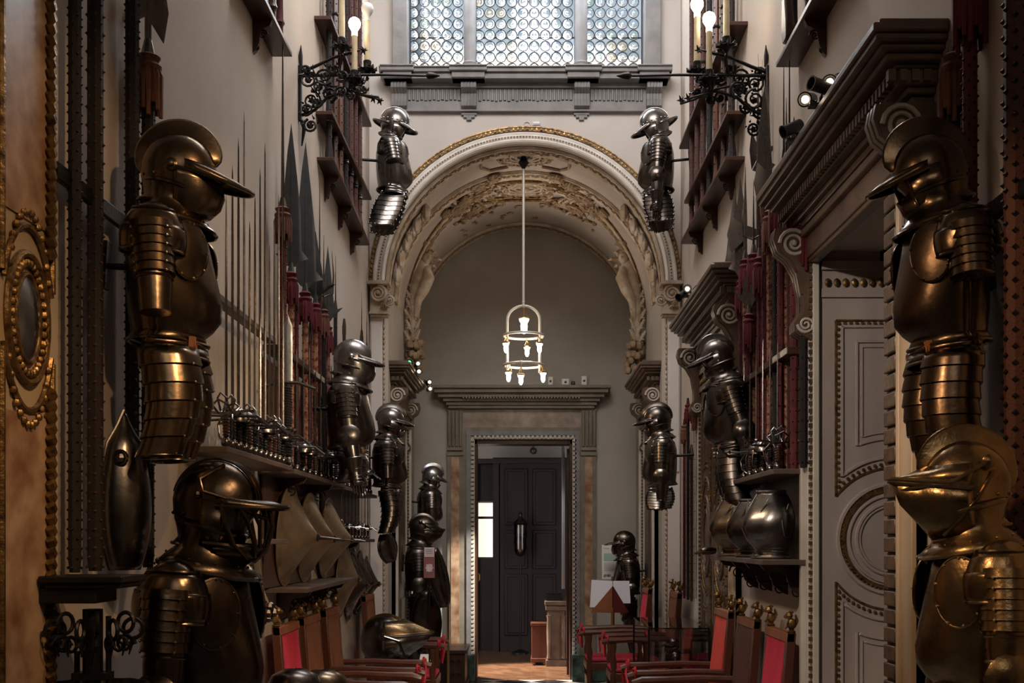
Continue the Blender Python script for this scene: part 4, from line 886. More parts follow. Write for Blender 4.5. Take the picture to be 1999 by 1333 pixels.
board('lower shelf of sword hilts beyond the pointed shields', 'weapon_shelf', -1, 7.75, 9.3, 1.60, 1.24, WX, brk=1)
board('shelf carrying the three pointed shields', 'weapon_shelf', -1, 6.05, 7.75, 1.335, 1.17, WX, brk=3)
board('short shelf at eye level behind the barred helmet', 'weapon_shelf', -1, 4.9, 5.8, 1.60, 1.22, WX, brk=1)
board('rail across the red velvet polearms on the right wall', 'weapon_rail', 1, 5.45, 6.75, 2.53, 1.265, WX-.02, .035, M=WOD, cat='rail')
board('shelf carrying sword hilts on the right wall', 'weapon_shelf', 1, 5.45, 6.55, 1.94, 1.20, WX, M=WOG)
board('shelf with iron scroll brackets carrying the breastplates on the right wall', 'weapon_shelf', 1, 5.42, 6.95, 1.50, 1.14, WX, brk=4)
board('iron rail behind the black studded poles at the far left', 'weapon_rail', -1, 3.25, 4.3, 2.69, 1.345, 1.365, .05, M=IRN, cat='rail')
board('iron rail at the upper right edge beside the dark suit', 'weapon_rail', 1, 2.95, 3.75, 2.56, 1.32, 1.35, .05, M=IRN, cat='rail')
board('iron rail holding the polearm feet at the upper right edge', 'weapon_rail', 1, 2.95, 3.56, 1.35, 1.28, WX, .04, M=WOD, cat='rail')

for s, y0, y1, z0, z1, lab in ((1, 5.46, 6.93, 1.50, 2.95, 'dark sheet added as shade behind the red polearms on the right wall'), (-1, 5.90, 7.2, 1.34, 2.55, 'dark sheet added as shade behind the tasselled polearms on the left wall'), (-1, 7.62, 9.3, 1.34, 2.45, 'dark sheet added as shade beyond the grey suit on the left wall')):  # dark sheets added to put deep shade between the racked weapons
    t = empty('shade_panel', (s*WX, y0, z0), label=lab, cat='shade panel'); b = MB(); b.box((-s*.016, 0, 0), (-s*.028, y1-y0, z1-z0)); b.build('board', WOD, t, smooth=0)
# ================================================================= POLEARMS
ORD = ['first', 'second', 'third', 'fourth', 'fifth', 'sixth', 'seventh', 'eighth', 'ninth', 'tenth', 'eleventh', 'twelfth', 'thirteenth', 'fourteenth', 'fifteenth', 'sixteenth']
def polearm(label, loc, H, r=.016, M=BLV, studs=60, head='spike', hl=.5, hw=.07, HMt=STM, tas=None, tl=.14, yaw=60, lean=(0, 0), group=None, name='polearm', cat='polearm', studM=None, n=8):
    t = empty(name, loc, (R(lean[0]), R(lean[1]), R(yaw)), 1, label, cat, group)
    b = MB(); b.tube([(0, 0, 0), (0, 0, .04), (0, 0, H)], [r*.8, r, r], n)
    if studs:
        b.cur = 1; k = int(studs*H/2)
        for i in range(k):
            z = H*(i+.5)/k
            for a in (0, 90, 180, 270): b.stud((r*COS(R(a+yaw*0+45*(i % 2))), r*SIN(R(a+45*(i % 2))), z), r*.28)
    b.build('shaft', M, t, mats=[M, studM or IRN])
    b = MB(); b.tube([(0, 0, H-.06), (0, 0, H), (0, 0, H+.06)], [r*1.15, r*1.2, r*.6], 8); so = b.build('socket', HMt, t)
    z = H+.04; b = MB()
    def blade(out, th=.012):
        n_ = len(out); mid = [(p[0]*.35, p[1]) for p in out]
        b.rings([[(x*.96, -th*.15, zz) for x, zz in out], [(x, 0, zz) for x, zz in out], [(x*.96, th*.15, zz) for x, zz in out]])
        b.tube([(0, 0, z), (0, 0, z+hl*.95)], [th*.6, th*.2], 6)
    if head == 'glaive': blade([(-hw*.25, z), (-hw*.5, z+.03), (-hw*.9, z+.06), (-hw*.45, z+.08), (-hw*.42, z+hl*.5), (-hw*.2, z+hl*.8), (hw*.02, z+hl), (hw*.3, z+hl*.7), (hw*.55, z+hl*.4), (hw*.6, z+.10), (hw*1.0, z+.05), (hw*.45, z+.03), (hw*.25, z)])
    if head == 'partisan': blade([(-hw*.2, z), (-hw*.45, z+.03), (-hw*1.3, z+.10), (-hw*.6, z+.08), (-hw*.5, z+.14), (-hw*.3, z+hl*.6), (0, z+hl), (hw*.3, z+hl*.6), (hw*.5, z+.14), (hw*.6, z+.08), (hw*1.3, z+.10), (hw*.45, z+.03), (hw*.2, z)])
    if head == 'halberd': blade([(-.012, z), (-.012, z+.10), (-hw*1.2, z+.06), (-hw*1.5, z+.10), (-hw*.9, z+.14), (-.012, z+.17), (-.012, z+.22), (0, z+hl), (.012, z+.22), (.012, z+.18), (hw*1.0, z+.24), (hw*1.3, z+.13), (hw*1.0, z+.02), (.012, z+.08), (.012, z)])
    if head == 'spike': b.tube([(0, 0, z), (0, 0, z+hl*.1), (0, 0, z+hl)], [r*.5, r*.45, .001], 4)
    if head == 'fork':
        b.tube([(0, 0, z), (0, 0, z+hl)], [.008, .001], 4)
        for s in (-1, 1): b.tube([(0, 0, z+.05), (s*hw, 0, z+.08), (s*hw*1.1, 0, z+.2), (s*hw*.9, 0, z+hl*.8)], [.007, .008, .006, .001], 5)
    if head: b.build('blade', HMt, t)
    if tas:
        b = MB(); zt = H+.01
        b.lathe([(r*1.1, 0), (r*2.0, -.012), (r*1.5, -.03), (r*2.2, -.045), (r*2.0, -.06), (r*1.4, -.065)], (0, 0, zt), n=12)
        for k in range(16):
            a = 2*PI*k/16+.2; q = r*(1.7+.4*((k*7) % 3)/3); b.tube([(r*1.4*COS(a), r*1.4*SIN(a), zt-.05), (q*COS(a), q*SIN(a), zt-.08), (q*1.08*COS(a), q*1.08*SIN(a), zt-tl*(.9+.12*(k % 3)))], [r*.45, r*.55, r*.35], 5)
        b.build('tassel', tas, t)
    return t
BLU = mat('blue_grey_steel', (.16, .175, .19), .36, 1, noise=(.10, .11, .12), scale=10, rr=.06)
# near left: tall black studded poles
for (x, X, zb_, lab, Mm, r, hd, hl, tz, tt, yw) in (
    (146, 1.34, 1.50, 'black velvet pole with rows of studs, nearest the painted pier', BLV, .020, 'spike', .5, 4.0, TAO, 0),
    (186, 1.345, 1.50, 'broad black pole with rusty studs, second from the painted pier', BLV, .024, None, 0, 4.6, None, 20),
    (258, 1.345, 1.50, 'black pole edged with gilt nails left of the tall halberd', BLV, .024, None, 0, 4.7, None, 45),
    (289, 1.33, 1.50, 'tall halberd with ochre tassel behind the large left suit', BLV, .022, 'halberd', .42, 3.30, TAO, 30)):
    D = F*X/(CX-x); polearm(lab, (-X, D, zb_), tz-zb_, r, Mm, 70, hd, hl, .055, STM, tt, .2, yw, group='polearms at the far left', studM=RST if 'gilt' in lab or 'broad' in lab else IRN)
# left rack
for i, (x, M_, hd, H, hl, hw, tt, r) in enumerate((
    (552, RDV, 'spike', 1.42, 1.1, .05, TAO, .021), (568, PAT, 'glaive', 1.12, .80, .10, TAS, .018), (579, RDV, 'spike', 1.0, .3, .05, None, .013), (596, PAT, 'glaive', 1.10, .86, .11, TAS, .019),
    (606, RDV, None, .9, .3, .05, None, .013), (616, PAT, 'partisan', 1.10, .42, .10, TAS, .017), (624, RDV, 'spike', 1.22, .75, .05, None, .014), (632, BLV, 'fork', 1.12, .45, .06, TAO, .016), (640, PAT, 'partisan', 1.04, .5, .08, TAS, .016))):
    D = F*1.31/(CX-x); polearm('%s polearm with %s, %s from the camera in left rack' % ({'red_velvet': 'red velvet', 'patterned_velvet': 'spotted red', 'black_velvet': 'black velvet'}[M_.name], {'spike': 'a long spike', 'glaive': 'a broad grey blade', None: 'no head', 'partisan': 'a winged blade', 'fork': 'a forked head'}[hd], ORD[i]),
        (-1.31, D, 1.965), H, r, M_, 44, hd, hl, hw, BLU if hd in ('glaive', 'partisan') else STD_, tt, .17, 28, group='polearms in the left rack', studM=BLV if M_ is PAT else IRN)
for i, x in enumerate((655, 664, 672, 681, 690, 698, 706, 716)):
    D = F*1.33/(CX-x); polearm('dark pole beyond the grey suit on the left wall, %s from the camera' % ORD[i], (-1.33, D, 1.96), (1.25, .9, 1.2, .95, 1.0, 1.1, 1.28, 1.22)[i], .013, (BLV, RDV, WOD, RDV)[i % 4], 24, 'spike' if i > 5 or i == 0 else None, .34, .05, STD_, None, group='dark poles beyond the grey left suit')
# right rack
for i, (x, M_, hd, H, hl, hw, tt, r, X) in enumerate((
    (1568, BLV, None, 1.15, 0, 0, TAS, .020, 1.33), (1550, RDV, 'partisan', 1.33, .35, .07, TAS, .020, 1.31), (1535, PAT, 'spike', 1.55, .3, .07, TAS, .019, 1.32), (1524, RDV, 'spike', 1.12, .3, .07, None, .018, 1.29), (1514, BLV, None, 1.45, .5, .06, TAS, .017, 1.32),
    (1503, PAT, 'halberd', 1.42, .4, .07, TAO, .019, 1.32), (1492, RDV, 'glaive', 1.60, .5, .07, None, .019, 1.31), (1483, RDV, 'spike', 1.20, .3, .07, TAS, .017, 1.29), (1471, PAT, 'fork', 1.30, .4, .06, TAS, .018, 1.32), (1462, RDV, 'partisan', .95, .3, .07, TAS, .016, 1.29),
    (1455, PAT, 'halberd', 1.34, .55, .09, TAS, .018, 1.33), (1446, RDV, 'glaive', 1.22, .6, .08, TAS, .016, 1.31), (1434, PAT, 'partisan', 1.28, .55, .11, TAO, .018, 1.32))):
    D = F*X/(x-CX); polearm('%s polearm with %s, %s from the camera in right rack' % ({'red_velvet': 'red velvet', 'patterned_velvet': 'spotted cream', 'black_velvet': 'black velvet'}[M_.name], {'spike': 'a thin spike', 'glaive': 'a broad blade', None: 'no head', 'partisan': 'a winged blade', 'fork': 'a forked head', 'halberd': 'an axe head'}[hd], ORD[i]),
        (X, D, 1.94), H, r, M_, 40, hd, hl, hw, STM, tt, .2, 150, group='polearms in the right rack', studM=BLV if M_ is PAT else IRN)
for i, (x, y) in enumerate(((1414, 480), (1404, 500))):   # steel heads leaning out of the rack
    a = P(x, y, 6.6); polearm(['lower', 'upper'][i]+' bright steel spearhead leaning out of the right rack', (1.33, 6.7, 2.6), .80+.12*i, .012, WOD, 0, 'partisan', .30, .04, STL, None, yaw=180, lean=(0, -14 if i else -11), group='leaning spears in the right rack', name='spear', cat='spear')
for i, (x, y1) in enumerate(((1530, 330), (1541, 300))):
    D = F*1.33/(x-CX); polearm(['farther', 'nearer'][i]+' thin black spike rising behind the near right doorcase', (1.33, D, 1.94), 1.6, .012, WOD, 0, 'spike', .55+.12*i, .03, IRN, None, group='spikes behind the right doorcase', name='spear', cat='spear')
for i, x in enumerate((1480, 1488, 1497)):
    D = F*1.36/(x-CX); polearm('slim pike head below the right candelabrum, %s from the arch' % ORD[i], (1.36, D, 1.94), 1.75, .011, WOD, 0, ('halberd', 'spike', 'partisan')[i], .7-.08*i, .045, STM, None, yaw=200, group='pikes below the right candelabrum', name='spear', cat='spear')
for i, x in enumerate((1336, 1343, 1350, 1358)):
    D = F*1.34/(x-CX); polearm('dark pole hung beside the bay on the right wall, %s from the arch' % ORD[i], (1.34, D, 1.1), (1.45, 1.6, 1.2, 1.5)[i], .014, (RDV, BLV, WOD, BLV)[i], 30, None, .3, .05, STD_, (TAO, TAS, None, TAO)[i], group='dark poles right of the arch')
# near right poles
for (x, X, lab, M_, r, tt, H, z0) in ((1862, 1.36, 'black pole with ochre tassel behind the comb of the near right suit', BLV, .020, TAO, 1.76, 1.37), (1893, 1.35, 'brown studded pole right of the tasselled black one', RDV, .022, TAS, 1.95, 1.36), (1985, 1.33, 'red-brown studded pole at the right edge', mat('rust_velvet', (.06, .016, .011), .7, bump=.3, bscale=120), .034, None, 3.0, 1.35)):
    D = F*X/(x-CX); polearm(lab, (X, D, z0), H, r, M_, 90, 'spike' if tt else None, .5, .05, STM, tt, .2, group='poles at the right edge', studM=IRN)

# studded pistols / poles on the upper boards
for s, ys, z0, z1_ in ((-1, (7.62, 9.15), 4.16, 4.05), (1, (7.22, 9.1), 4.03, 4.03)):
    for i in range(14):
        q = i/13; y = ys[0]+(ys[1]-ys[0])*q; M_ = (BLV, RST, WOD, RST, WOR, RST, BLV)[i % 7]
        t = empty('long_gun', (s*(1.325+.02*(i % 2)), y, z0+(z1_-z0)*q), (0, 0, R(90)), 1, 'studded long gun standing high on the %s wall, %s from the camera' % ('left' if s < 0 else 'right', ORD[i]), 'gun', 'long guns high on the %s wall' % ('left' if s < 0 else 'right'))
        b = MB(); b.tube([(0, 0, 0), (0, 0, .05), (0, 0, .12), (0, 0, .35), (0, 0, 2.9)], [.030, .028, .018, .020, .018], 8); b.cur = 1
        for k in range(46):
            for a in (40, 130, 220, 310): b.stud((.02*COS(R(a)), .02*SIN(R(a)), .16+.06*k), .0065)
        b.build('stock', M_, t, mats=[M_, IRN if i % 2 else LED])
        b = MB(); b.lathe([(.022, 0), (.026, .01), (.022, .02), (.026, .03), (.02, .04)], (0, 0, .26)); b.lathe([(.022, 0), (.026, .01), (.02, .02)], (0, 0, 1.1)); b.build('barrel_band', STM if i % 3 == 0 else IRN, t)
# objects standing on the two near upper boards
for i, (s, X, D, z0, H, M_, lab) in enumerate(((-1, 1.335, 5.95, 4.285, 1.2, WOD, 'dark turned club standing on the top left board, nearer one'), (-1, 1.335, 6.13, 4.285, 1.2, RDV, 'dark red studded club at the end of the top left board'), (1, 1.335, 5.3, 4.03, 1.6, WOD, 'dark turned club on the board above the near right doorcase'), (1, 1.34, 5.62, 4.03, 1.6, BLV, 'slim black club at the end of the board above the near right doorcase'))):
    t = empty('war_club', (s*X, D, z0), (0, 0, 0), 1, lab, 'club'); b = MB(); b.lathe([(.02, 0), (.026, .01), (.02, .03), (.018, .10), (.028, .12), (.02, .14), (.018, .3), (.026, .32), (.018, .34), (.02, H)], n=12); b.build('shaft', M_, t)
t = empty('wheellock_pistol', (1.29, 5.52, 4.035), (0, 0, R(90)), 1, 'dark gun butt with pale inlay hanging at the top right', 'gun')
b = MB(); b.M = M4.Translation((0, 0, .02)); b.rings([[(x, y, z) for x, y, z in ((-.03*w+c, -.02, z), (.05*w+c, -.02, z), (.05*w+c, .02, z), (-.03*w+c, .02, z))] for z, w, c in ((-.02, .7, 0), (0, 1.2, 0), (.08, 1.4, .01), (.18, .9, .02), (.30, .7, .03), (.8, .6, .03))]); b.build('butt', WOD, t, bevel=.01)
b = MB(); b.tube([(.02, 0, .16), (.02, -.03, .3), (.03, -.025, .8)], [.008, .012, .012], 8); b.build('barrel', STM, t)

# ================================================================= SWORDS
def sword(label, loc, L=1.1, yaw=0, kind=0, group=None, copy=None):
    if copy: return copy_tree(copy, loc, (0, 0, R(yaw)), None, label, group)
    t = empty('rapier', loc, (0, 0, R(yaw)), 1, label, 'sword', group)
    b = MB(); b.lathe([(.006, 0), (.018, .008), (.022, .022), (.017, .038), (.008, .045)], n=12); b.build('pommel', STM, t)
    b = MB(); b.tube([(0, 0, .045), (0, 0, .08), (0, 0, .13)], [.011, .014, .010], 8)
    for k in range(6): b.torus((0, 0, .052+.013*k), .0135, .003, (0, 0, 1), 10, 4)
    b.build('grip', IRN if kind else WOD, t)
    b = MB()
    if kind == 0:
        b.tube([(0, -.11, .15), (0, 0, .14), (0, .11, .15)], [.007, .006, .007], 6); b.ball((0, -.115, .15), .011, 6); b.ball((0, .115, .15), .011, 6)
        b.tube([(0, .01, .02), (.03, .05, .05), (.04, .06, .10), (.02, .02, .15)], .0045, 6)
        for s in (-1, 1):
            b.tube([(s*.01, -.03, .14), (s*.05, -.035, .17), (s*.065, 0, .19), (s*.05, .035, .17), (s*.01, .03, .14)], .005, 6); b.tube([(s*.01, -.02, .15), (s*.035, -.02, .20), (s*.045, 0, .22), (s*.035, .02, .20), (s*.01, .02, .15)], .0045, 6)
    elif kind == 1:
        rs = [[(.052*q*COS(2*PI*k/16), .052*q*SIN(2*PI*k/16), .15+dz) for k in range(16)] for q, dz in ((1, -.03), (1.0, -.01), (.75, .02), (.2, .035))]; b.rings(rs, cap=False)
        b.tube([(0, -.12, .13), (0, 0, .14), (0, .12, .13)], .006, 6); b.tube([(0, .015, .02), (.0, .055, .05), (0, .055, .10), (0, .045, .13)], .005, 6)
    else:
        b.tube([(0, -.15, .10), (0, -.10, .14), (0, 0, .14), (0, .10, .14), (0, .15, .18)], [.009, .006, .007, .006, .009], 6)
        for s in (-1, 1): b.torus((s*.03, 0, .155), .032, .0045, (.3*s, 0, 1), 16, 5); b.tube([(s*.0, .01, .02), (s*.05, 0, .06), (s*.06, 0, .12), (s*.03, 0, .15)], .004, 6)
    b.build('guard', STM, t)
    b = MB(); w0 = .0065; z0 = .14
    b.rings([[(0, -w0*q, z), (.003*q, 0, z), (0, w0*q, z), (-.003*q, 0, z)] for z, q in ((z0, 1), (z0+L*.7, .8), (z0+L*.96, .45), (z0+L, .05))]); b.build('blade', STM, t)
    return t
PROTO = {}
def sword_row(n, y0, y1, s, X, z, words, group, Ls=(1.05, 1.2), seed=1, yawb=0):
    rn = random.Random(seed)
    for i in range(n):
        y = y0+(y1-y0)*i/(n-1); k = (i*2+i//3) % 3; kk = (k, i % 4)
        lab = '%s rapier %s, %s from the camera' % (('ring-guarded', 'cup-hilted', 'long-quilloned')[k], words, ORD[i]); yaw = 90+rn.uniform(-20, 20)
        loc = (s*X, y, z)
        kk = (k, i % 4, seed > 1)
        if kk in PROTO: sword(lab, loc, yaw=yaw, group=group, copy=PROTO[kk])
        else: PROTO[kk] = sword(lab, loc, Ls[0]+(Ls[1]-Ls[0])*(i % 4)/3, yaw, k, group)
sword_row(12, 4.62, 5.70, -1, 1.225, 1.975, 'standing point up on the near left shelf', 'rapiers on the near left shelf', (.90, 1.35))
sword_row(9, 5.98, 7.45, -1, 1.25, 1.965, 'in the row above the pointed shields', 'rapiers above the pointed shields', (.50, .62), seed=2)
sword_row(9, 7.70, 9.15, -1, 1.26, 1.96, 'on the shelf beyond the grey suit', 'rapiers beyond the grey suit', (.50, .62), seed=3)
rn = random.Random(5)
for i in range(9):
    k = (i*2) % 3; c = [v for q, v in PROTO.items() if q[0] == k and q[2]][0]
    o = copy_tree(c, (-1.275, 7.82+.165*i, 1.60), (0, 0, R(90+rn.uniform(-15, 15))), .62, 'small rapier on the lower shelf beyond the pointed shields, %s from the camera' % ORD[i], 'small rapiers on the lower shelf')
sword_row(6, 5.62, 6.48, 1, 1.26, 1.94, 'standing on the right wall shelf under the red poles', 'rapiers on the right wall shelf', (.50, .62), seed=6)
# a twisted-grip two-hander hanging in the left rack
t = empty('two_handed_sword', (-1.22, 5.80, 1.975), (0, 0, R(10)), 1, 'large sword with ribbed black grip standing at the end of the near left shelf', 'sword')
b = MB(); b.lathe([(.01, 0), (.028, .02), (.02, .045), (.012, .05)], n=12); b.build('pommel', STM, t)
b = MB(); b.tube([(0, 0, .05), (0, 0, .28), (0, 0, .42)], [.014, .019, .015], 10)
for k in range(26): b.torus((0, 0, .06+.0137*k), .0185, .004, (.15, 0, 1), 12, 4)
b.build('grip', BLV, t)
b = MB(); b.tube([(-.14, 0, .40), (-.05, 0, .43), (.05, 0, .43), (.14, 0, .40)], .009, 6); b.torus((0, .03, .43), .035, .005); b.build('guard', STM, t)
b = MB(); b.rings([[(-.022*q, 0, z), (0, -.005, z), (.022*q, 0, z), (0, .005, z)] for z, q in ((.43, 1), (.60, 1), (.72, 1), (.78, .05))]); b.build('blade', STL, t)

# ================================================================= SHIELDS
def shield(label, c, r, depth, spike, n, yaw=0, M=SHD, group='round shields on the left wall', notch=False, ell=1.0, boss=False):
    t = empty('round_shield', c, (0, R(n), R(yaw)), 1, label, 'shield', group)
    b = MB(); rs = []
    for q, d in ((1.0, 0), (.985, .006), (.93, .02), (.75, .22), (.5, .46), (.3, .68), (.15, .88), (.06, 1.0)): rs.append([(depth*d, r*q*COS(2*PI*k/40), ell*r*q*SIN(2*PI*k/40)) for k in range(40)])
    b.rings(rs, cap=False); rs2 = [[(p[0]-.004, p[1]*.99, p[2]*.99) for p in q] for q in rs[::-1]]; b.rings(rs2, cap=False); rim(b, rs[0], .005)
    b.build('shield_body', M, t)
    b = MB()
    for k in range(24): p = rs[2][int(k*40/24) % 40]; b.ball(V(p), .006, 6)
    b.build('rivets', M, t)
    b = MB()
    if spike: b.lathe([(.022, 0), (.024, .008), (.012, .02), (.010, spike*.4), (.002, spike)], (depth*.97, 0, 0), (1, 0, 0), 10)
    if boss:
        for k in range(6): b.ball((depth+.01, .03*COS(k*1.05), .03*SIN(k*1.05)), .02, 8)
        b.ball((depth+.03, 0, 0), .02, 8)
    if spike or boss: b.build('spike' if spike else 'boss', STM, t)
    return t
for i, (x, y, rr_, lab) in enumerate(((562, 1040, .285, 'pointed bronze shield nearest the barred helmet, with a long spike'), (600, 1046, .275, 'pointed bronze shield in the middle of three'), (638, 1042, .270, 'pointed bronze shield farthest of three, beside the hilts'))):
    c = onx(x, y, -1.345); c.z = 1.335+rr_*1.0; shield(lab, c, rr_, .17, .14-.02*i, 4)
for i, (x, y, rr_, lab) in enumerate(((668, 1128, .26, 'low steel shield behind the reddish chairs, nearest of the lower row'), (686, 1140, .24, 'second low steel shield of the lower row'), (700, 1135, .22, 'third low steel shield of the lower row, under the hilts'), (712, 1138, .20, 'farthest low steel shield of the lower row'))):
    c = onx(x, y, -1.355); shield(lab, c, rr_, .12, .03, 4, M=SHD if i == 0 else STM, ell=1.15, group='lower row of shields on the left wall')
shield('large scratched bronze shield with a boss standing behind the nearest suit', P(478, 1190, 5.0), .27, .10, 0, 6, M=SHD, boss=True, ell=1.2)
shield('inner half-hidden bronze shield between the nearest suit and the bossed shield', P(462, 1200, 4.6), .24, .07, 0, 8, M=BRG, ell=1.15)
# embossed pointed blade-shield near the left rail
t = empty('horse_chanfron', (-1.31, 3.68, 1.50), (0, 0, R(-40)), 1, 'embossed steel horse chanfron with ribbed tapering surface standing left of the large suit', 'horse armour')
b = MB(); rs = []
for i in range(25):
    q = i/24; z = .52*q; w_ = .030+.065*SIN(PI*min(1, q*.9+.1))**1.0*(1-.4*q) if q < 1 else .005
    if q > .8: w_ *= (1-q)/.2*.9+.1
    rp = .0022*SIN(q*75)
    rs.append([((.055+rp)*COS(a)*(w_/.06), w_*1.05*SIN(a), z) for a in [R(-90+180*k/16) for k in range(17)]])
b.rings(rs, closed=False); rim(b, [r_[0] for r_ in rs], .004, False); rim(b, [r_[-1] for r_ in rs], .004, False); b.build('face_plate', STM, t, solid=.004)
b = MB(); b.torus((.055, -.045, .36), .022, .006, (.6, -.8, 0), 16, 6); b.ball((.05, -.04, .36), .018, 8); b.build('eye_guard', STM, t)

# breastplates on the right shelf
def cuirass(label, loc, yaw, s, M, pitch=0):
    t = empty('breastplate', loc, (0, R(pitch), R(yaw)), s, label, 'breastplate', 'breastplates on the right shelf')
    sec = [(0, .115, .03, .14), (.02, .09, .02, .11), (.05, .10, .02, .12), (.10, .155, .02, .15), (.16, .18, .02, .17), (.22, .165, .02, .175), (.29, .13, .02, .15), (.34, .10, .02, .11), (.36, .095, .02, .09)]
    b = MB(); rs = [esec((0, 0, z), f, b_, y_, 0, 26, -95, 95, ridge=.16) for z, f, b_, y_ in sec]; b.rings(rs, closed=False); rim(b, rs[0], .006, False); rim(b, rs[-1], .008, False); b.build('plate', M, t, solid=.004)
    b = MB()
    for s_ in (-1, 1): b.tube([(.02, s_*.15, .29), (.07, s_*.155, .20), (.06, s_*.165, .12), (.0, s_*.15, .07)], .006, 6)
    for k in (1, 2): b.tube(esec((0, 0, .016+.018*k), .094+.004*k, .02, .115+.004*k, 0, 20, -90, 90, ridge=.16), .0045, 5)
    for s_ in (-1, 1): b.tube([(.165, 0, .10), (.16, s_*.05, .2), (.11, s_*.09, .32)], .0045, 5)
    b.build('raised_band', M, t)
for (x, D, s, yw, M_, lab) in ((1512, 5.72, .92, 205, STM, 'fluted grey breastplate nearest the camera on the right shelf'), (1474, 6.2, .85, 200, STD_, 'dark breastplate in the middle of the right shelf'), (1440, 6.62, .92, 205, BRZ, 'russet breastplate farthest along the right shelf')):
    cuirass(lab, ((x-CX)*D/F, D, 1.506), yw, s, M_)
t = empty('gauntlet_piece', (1.16, 6.88, 1.50), (0, 0, R(200)), 1, 'small lobed steel gauntlet lying at the far end of the right shelf', 'gauntlet')
b = MB(); b.tube([(0, 0, .03), (.05, 0, .03), (.09, 0, .022)], [.02, .028, .018], 10); b.build('cuff', BRZ, t)
for k in range(4): b = MB(); b.tube([(.08, -.024+.016*k, .024), (.11, -.024+.016*k, .02), (.13, -.024+.016*k, .01)], [.008, .007, .005], 6); b.build('finger', BRZ, t)

# ================================================================= CHAIRS
def chair(label, s, D, M, backM, X=WX, group=None, rope=False):
    t = empty('high_backed_armchair', (s*(X-.05), D, 0), (0, 0, 0 if s < 0 else PI), 1, label, 'chair', group)
    tl_ = lambda z: .02-.115*(z-.45)+.10   # leaning back
    for y in (-.23, .23):
        b = MB(); b.hexa([(.11, y-.02, 0), (.15, y-.02, 0), (.15, y+.02, 0), (.11, y+.02, 0), (tl_(1.14)-.02, y-.02, 1.14), (tl_(1.14)+.025, y-.02, 1.14), (tl_(1.14)+.025, y+.02, 1.14), (tl_(1.14)-.02, y+.02, 1.14)]); b.build('back_post', WOR, t, bevel=.003)
        b = MB(); zt = 1.14; x = tl_(1.15)
        b.lathe([(.018, 0), (.022, .006), (.012, .015), (.016, .022)], (x, y, zt), n=12)
        b.ball((x, y, zt+.045), .024, 8, (1, .9, 1.2)); b.ball((x+.012, y, zt+.085), .020, 8); b.ball((x+.03, y, zt+.08), .010, 6); b.tube([(x-.012, y, zt+.03), (x-.026, y, zt+.06), (x-.02, y, zt+.09)], [.010, .010, .004], 6); b.tube([(x+.015, y-.012, zt+.04), (x+.03, y-.01, zt+.02)], [.008, .006], 5); b.ball((x, y-.014, zt+.103), .008, 6); b.ball((x, y+.014, zt+.103), .008, 6)
        b.build('gilt_finial', GLD, t)
        b = MB(); b.lathe([(.024, 0), (.026, .03), (.02, .05), (.03, .09), (.018, .14), (.026, .20), (.018, .26), (.026, .32), (.026, .40), (.026, .46), (.02, .50), (.028, .56), (.016, .62), (.024, .68), (.026, .72)], (.60, y, 0), n=14); b.build('front_leg', WOR, t)
        b = MB(); b.tube([(tl_(.76), y, .755), (.30, y, .76), (.50, y, .75), (.64, y, .745), (.70, y, .73)], [.022, .022, .024, .028, .020], 8); b.build('arm', WOR, t)
        b = MB(); b.box((.13, y-.014, .12), (.60, y+.014, .16)); b.build('stretcher', WOR, t)
    b = MB(); p = lambda x, y, z: (tl_(z)+x, y, z)
    b.hexa([p(-.012, -.21, .60), p(.02, -.21, .60), p(.02, .21, .60), p(-.012, .21, .60), p(-.012, -.21, 1.10), p(.02, -.21, 1.10), p(.02, .21, 1.10), p(-.012, .21, 1.10)]); b.build('back_panel', backM, t, smooth=0, bevel=.006)
    b = MB(); b.hexa([p(-.015, -.25, 1.095), p(.026, -.25, 1.095), p(.026, .25, 1.095), p(-.015, .25, 1.095), p(-.015, -.25, 1.14), p(.026, -.25, 1.14), p(.026, .25, 1.14), p(-.015, .25, 1.14)])
    b.build('top_rail', LEA, t, bevel=.003)
    b = MB(); b.box((.10, -.25, .40), (.63, .25, .47)); b.build('seat_frame', WOR, t, bevel=.004)
    b = MB(); b.box((.12, -.235, .47), (.62, .235, .51)); b.build('seat', M, t, bevel=.015)
    b = MB(); b.box((.60, -.22, .22), (.62, .22, .33)); b.build('front_apron', WOR, t, bevel=.004)
    if rope:
        b = MB(); b.tube([(.66, -.23, .78), (.67, -.20, .70), (.66, -.05, .60), (.66, .1, .60), (.67, .20, .70), (.66, .23, .78)], .009, 6); b.tube([(.66, -.25, .77), (.69, -.235, .70), (.68, -.24, .60)], .008, 6); b.torus((.65, -.23, .755), .032, .008, (1, 0, 0), 14, 6); b.torus((.65, .23, .755), .032, .008, (1, 0, 0), 14, 6); b.build('red_rope', ROP, t)
    return t
G1 = 'armchairs along the left wall'; G2 = 'armchairs along the right wall'
chair('high-backed armchair with crimson velvet back at the left, nearest the camera', -1, 6.13, SEA, SEA, group=G1)
chair('high-backed armchair with plain orange-brown back, second from the camera on the left', -1, 6.78, LEA, LEA, group=G1)
chair('high-backed armchair with brown leather back and red rope beside the large loose helmet', -1, 7.50, LEA, LEA, group=G1, rope=True)
chair('armchair with red back on the left below the sword hilts, beyond the loose helmet', -1, 9.30, SEA, LEA, group=G1, rope=True)
chair('high-backed armchair with magenta velvet back, nearest the camera on the right', 1, 5.75, SEA, SEA, group=G2)
chair('high-backed armchair with plain dark brown back in the middle of the right row', 1, 6.55, LEA, mat('dark_leather', (.10, .035, .022), .5, noise=(.07, .022, .014), scale=9), group=G2)
chair('high-backed armchair with scarlet back and red rope in front of the glass case', 1, 7.35, SEA, mat('scarlet_velvet', (.50, .045, .03), .7, noise=(.34, .025, .02), scale=10, sheen=.4), group=G2, rope=True)
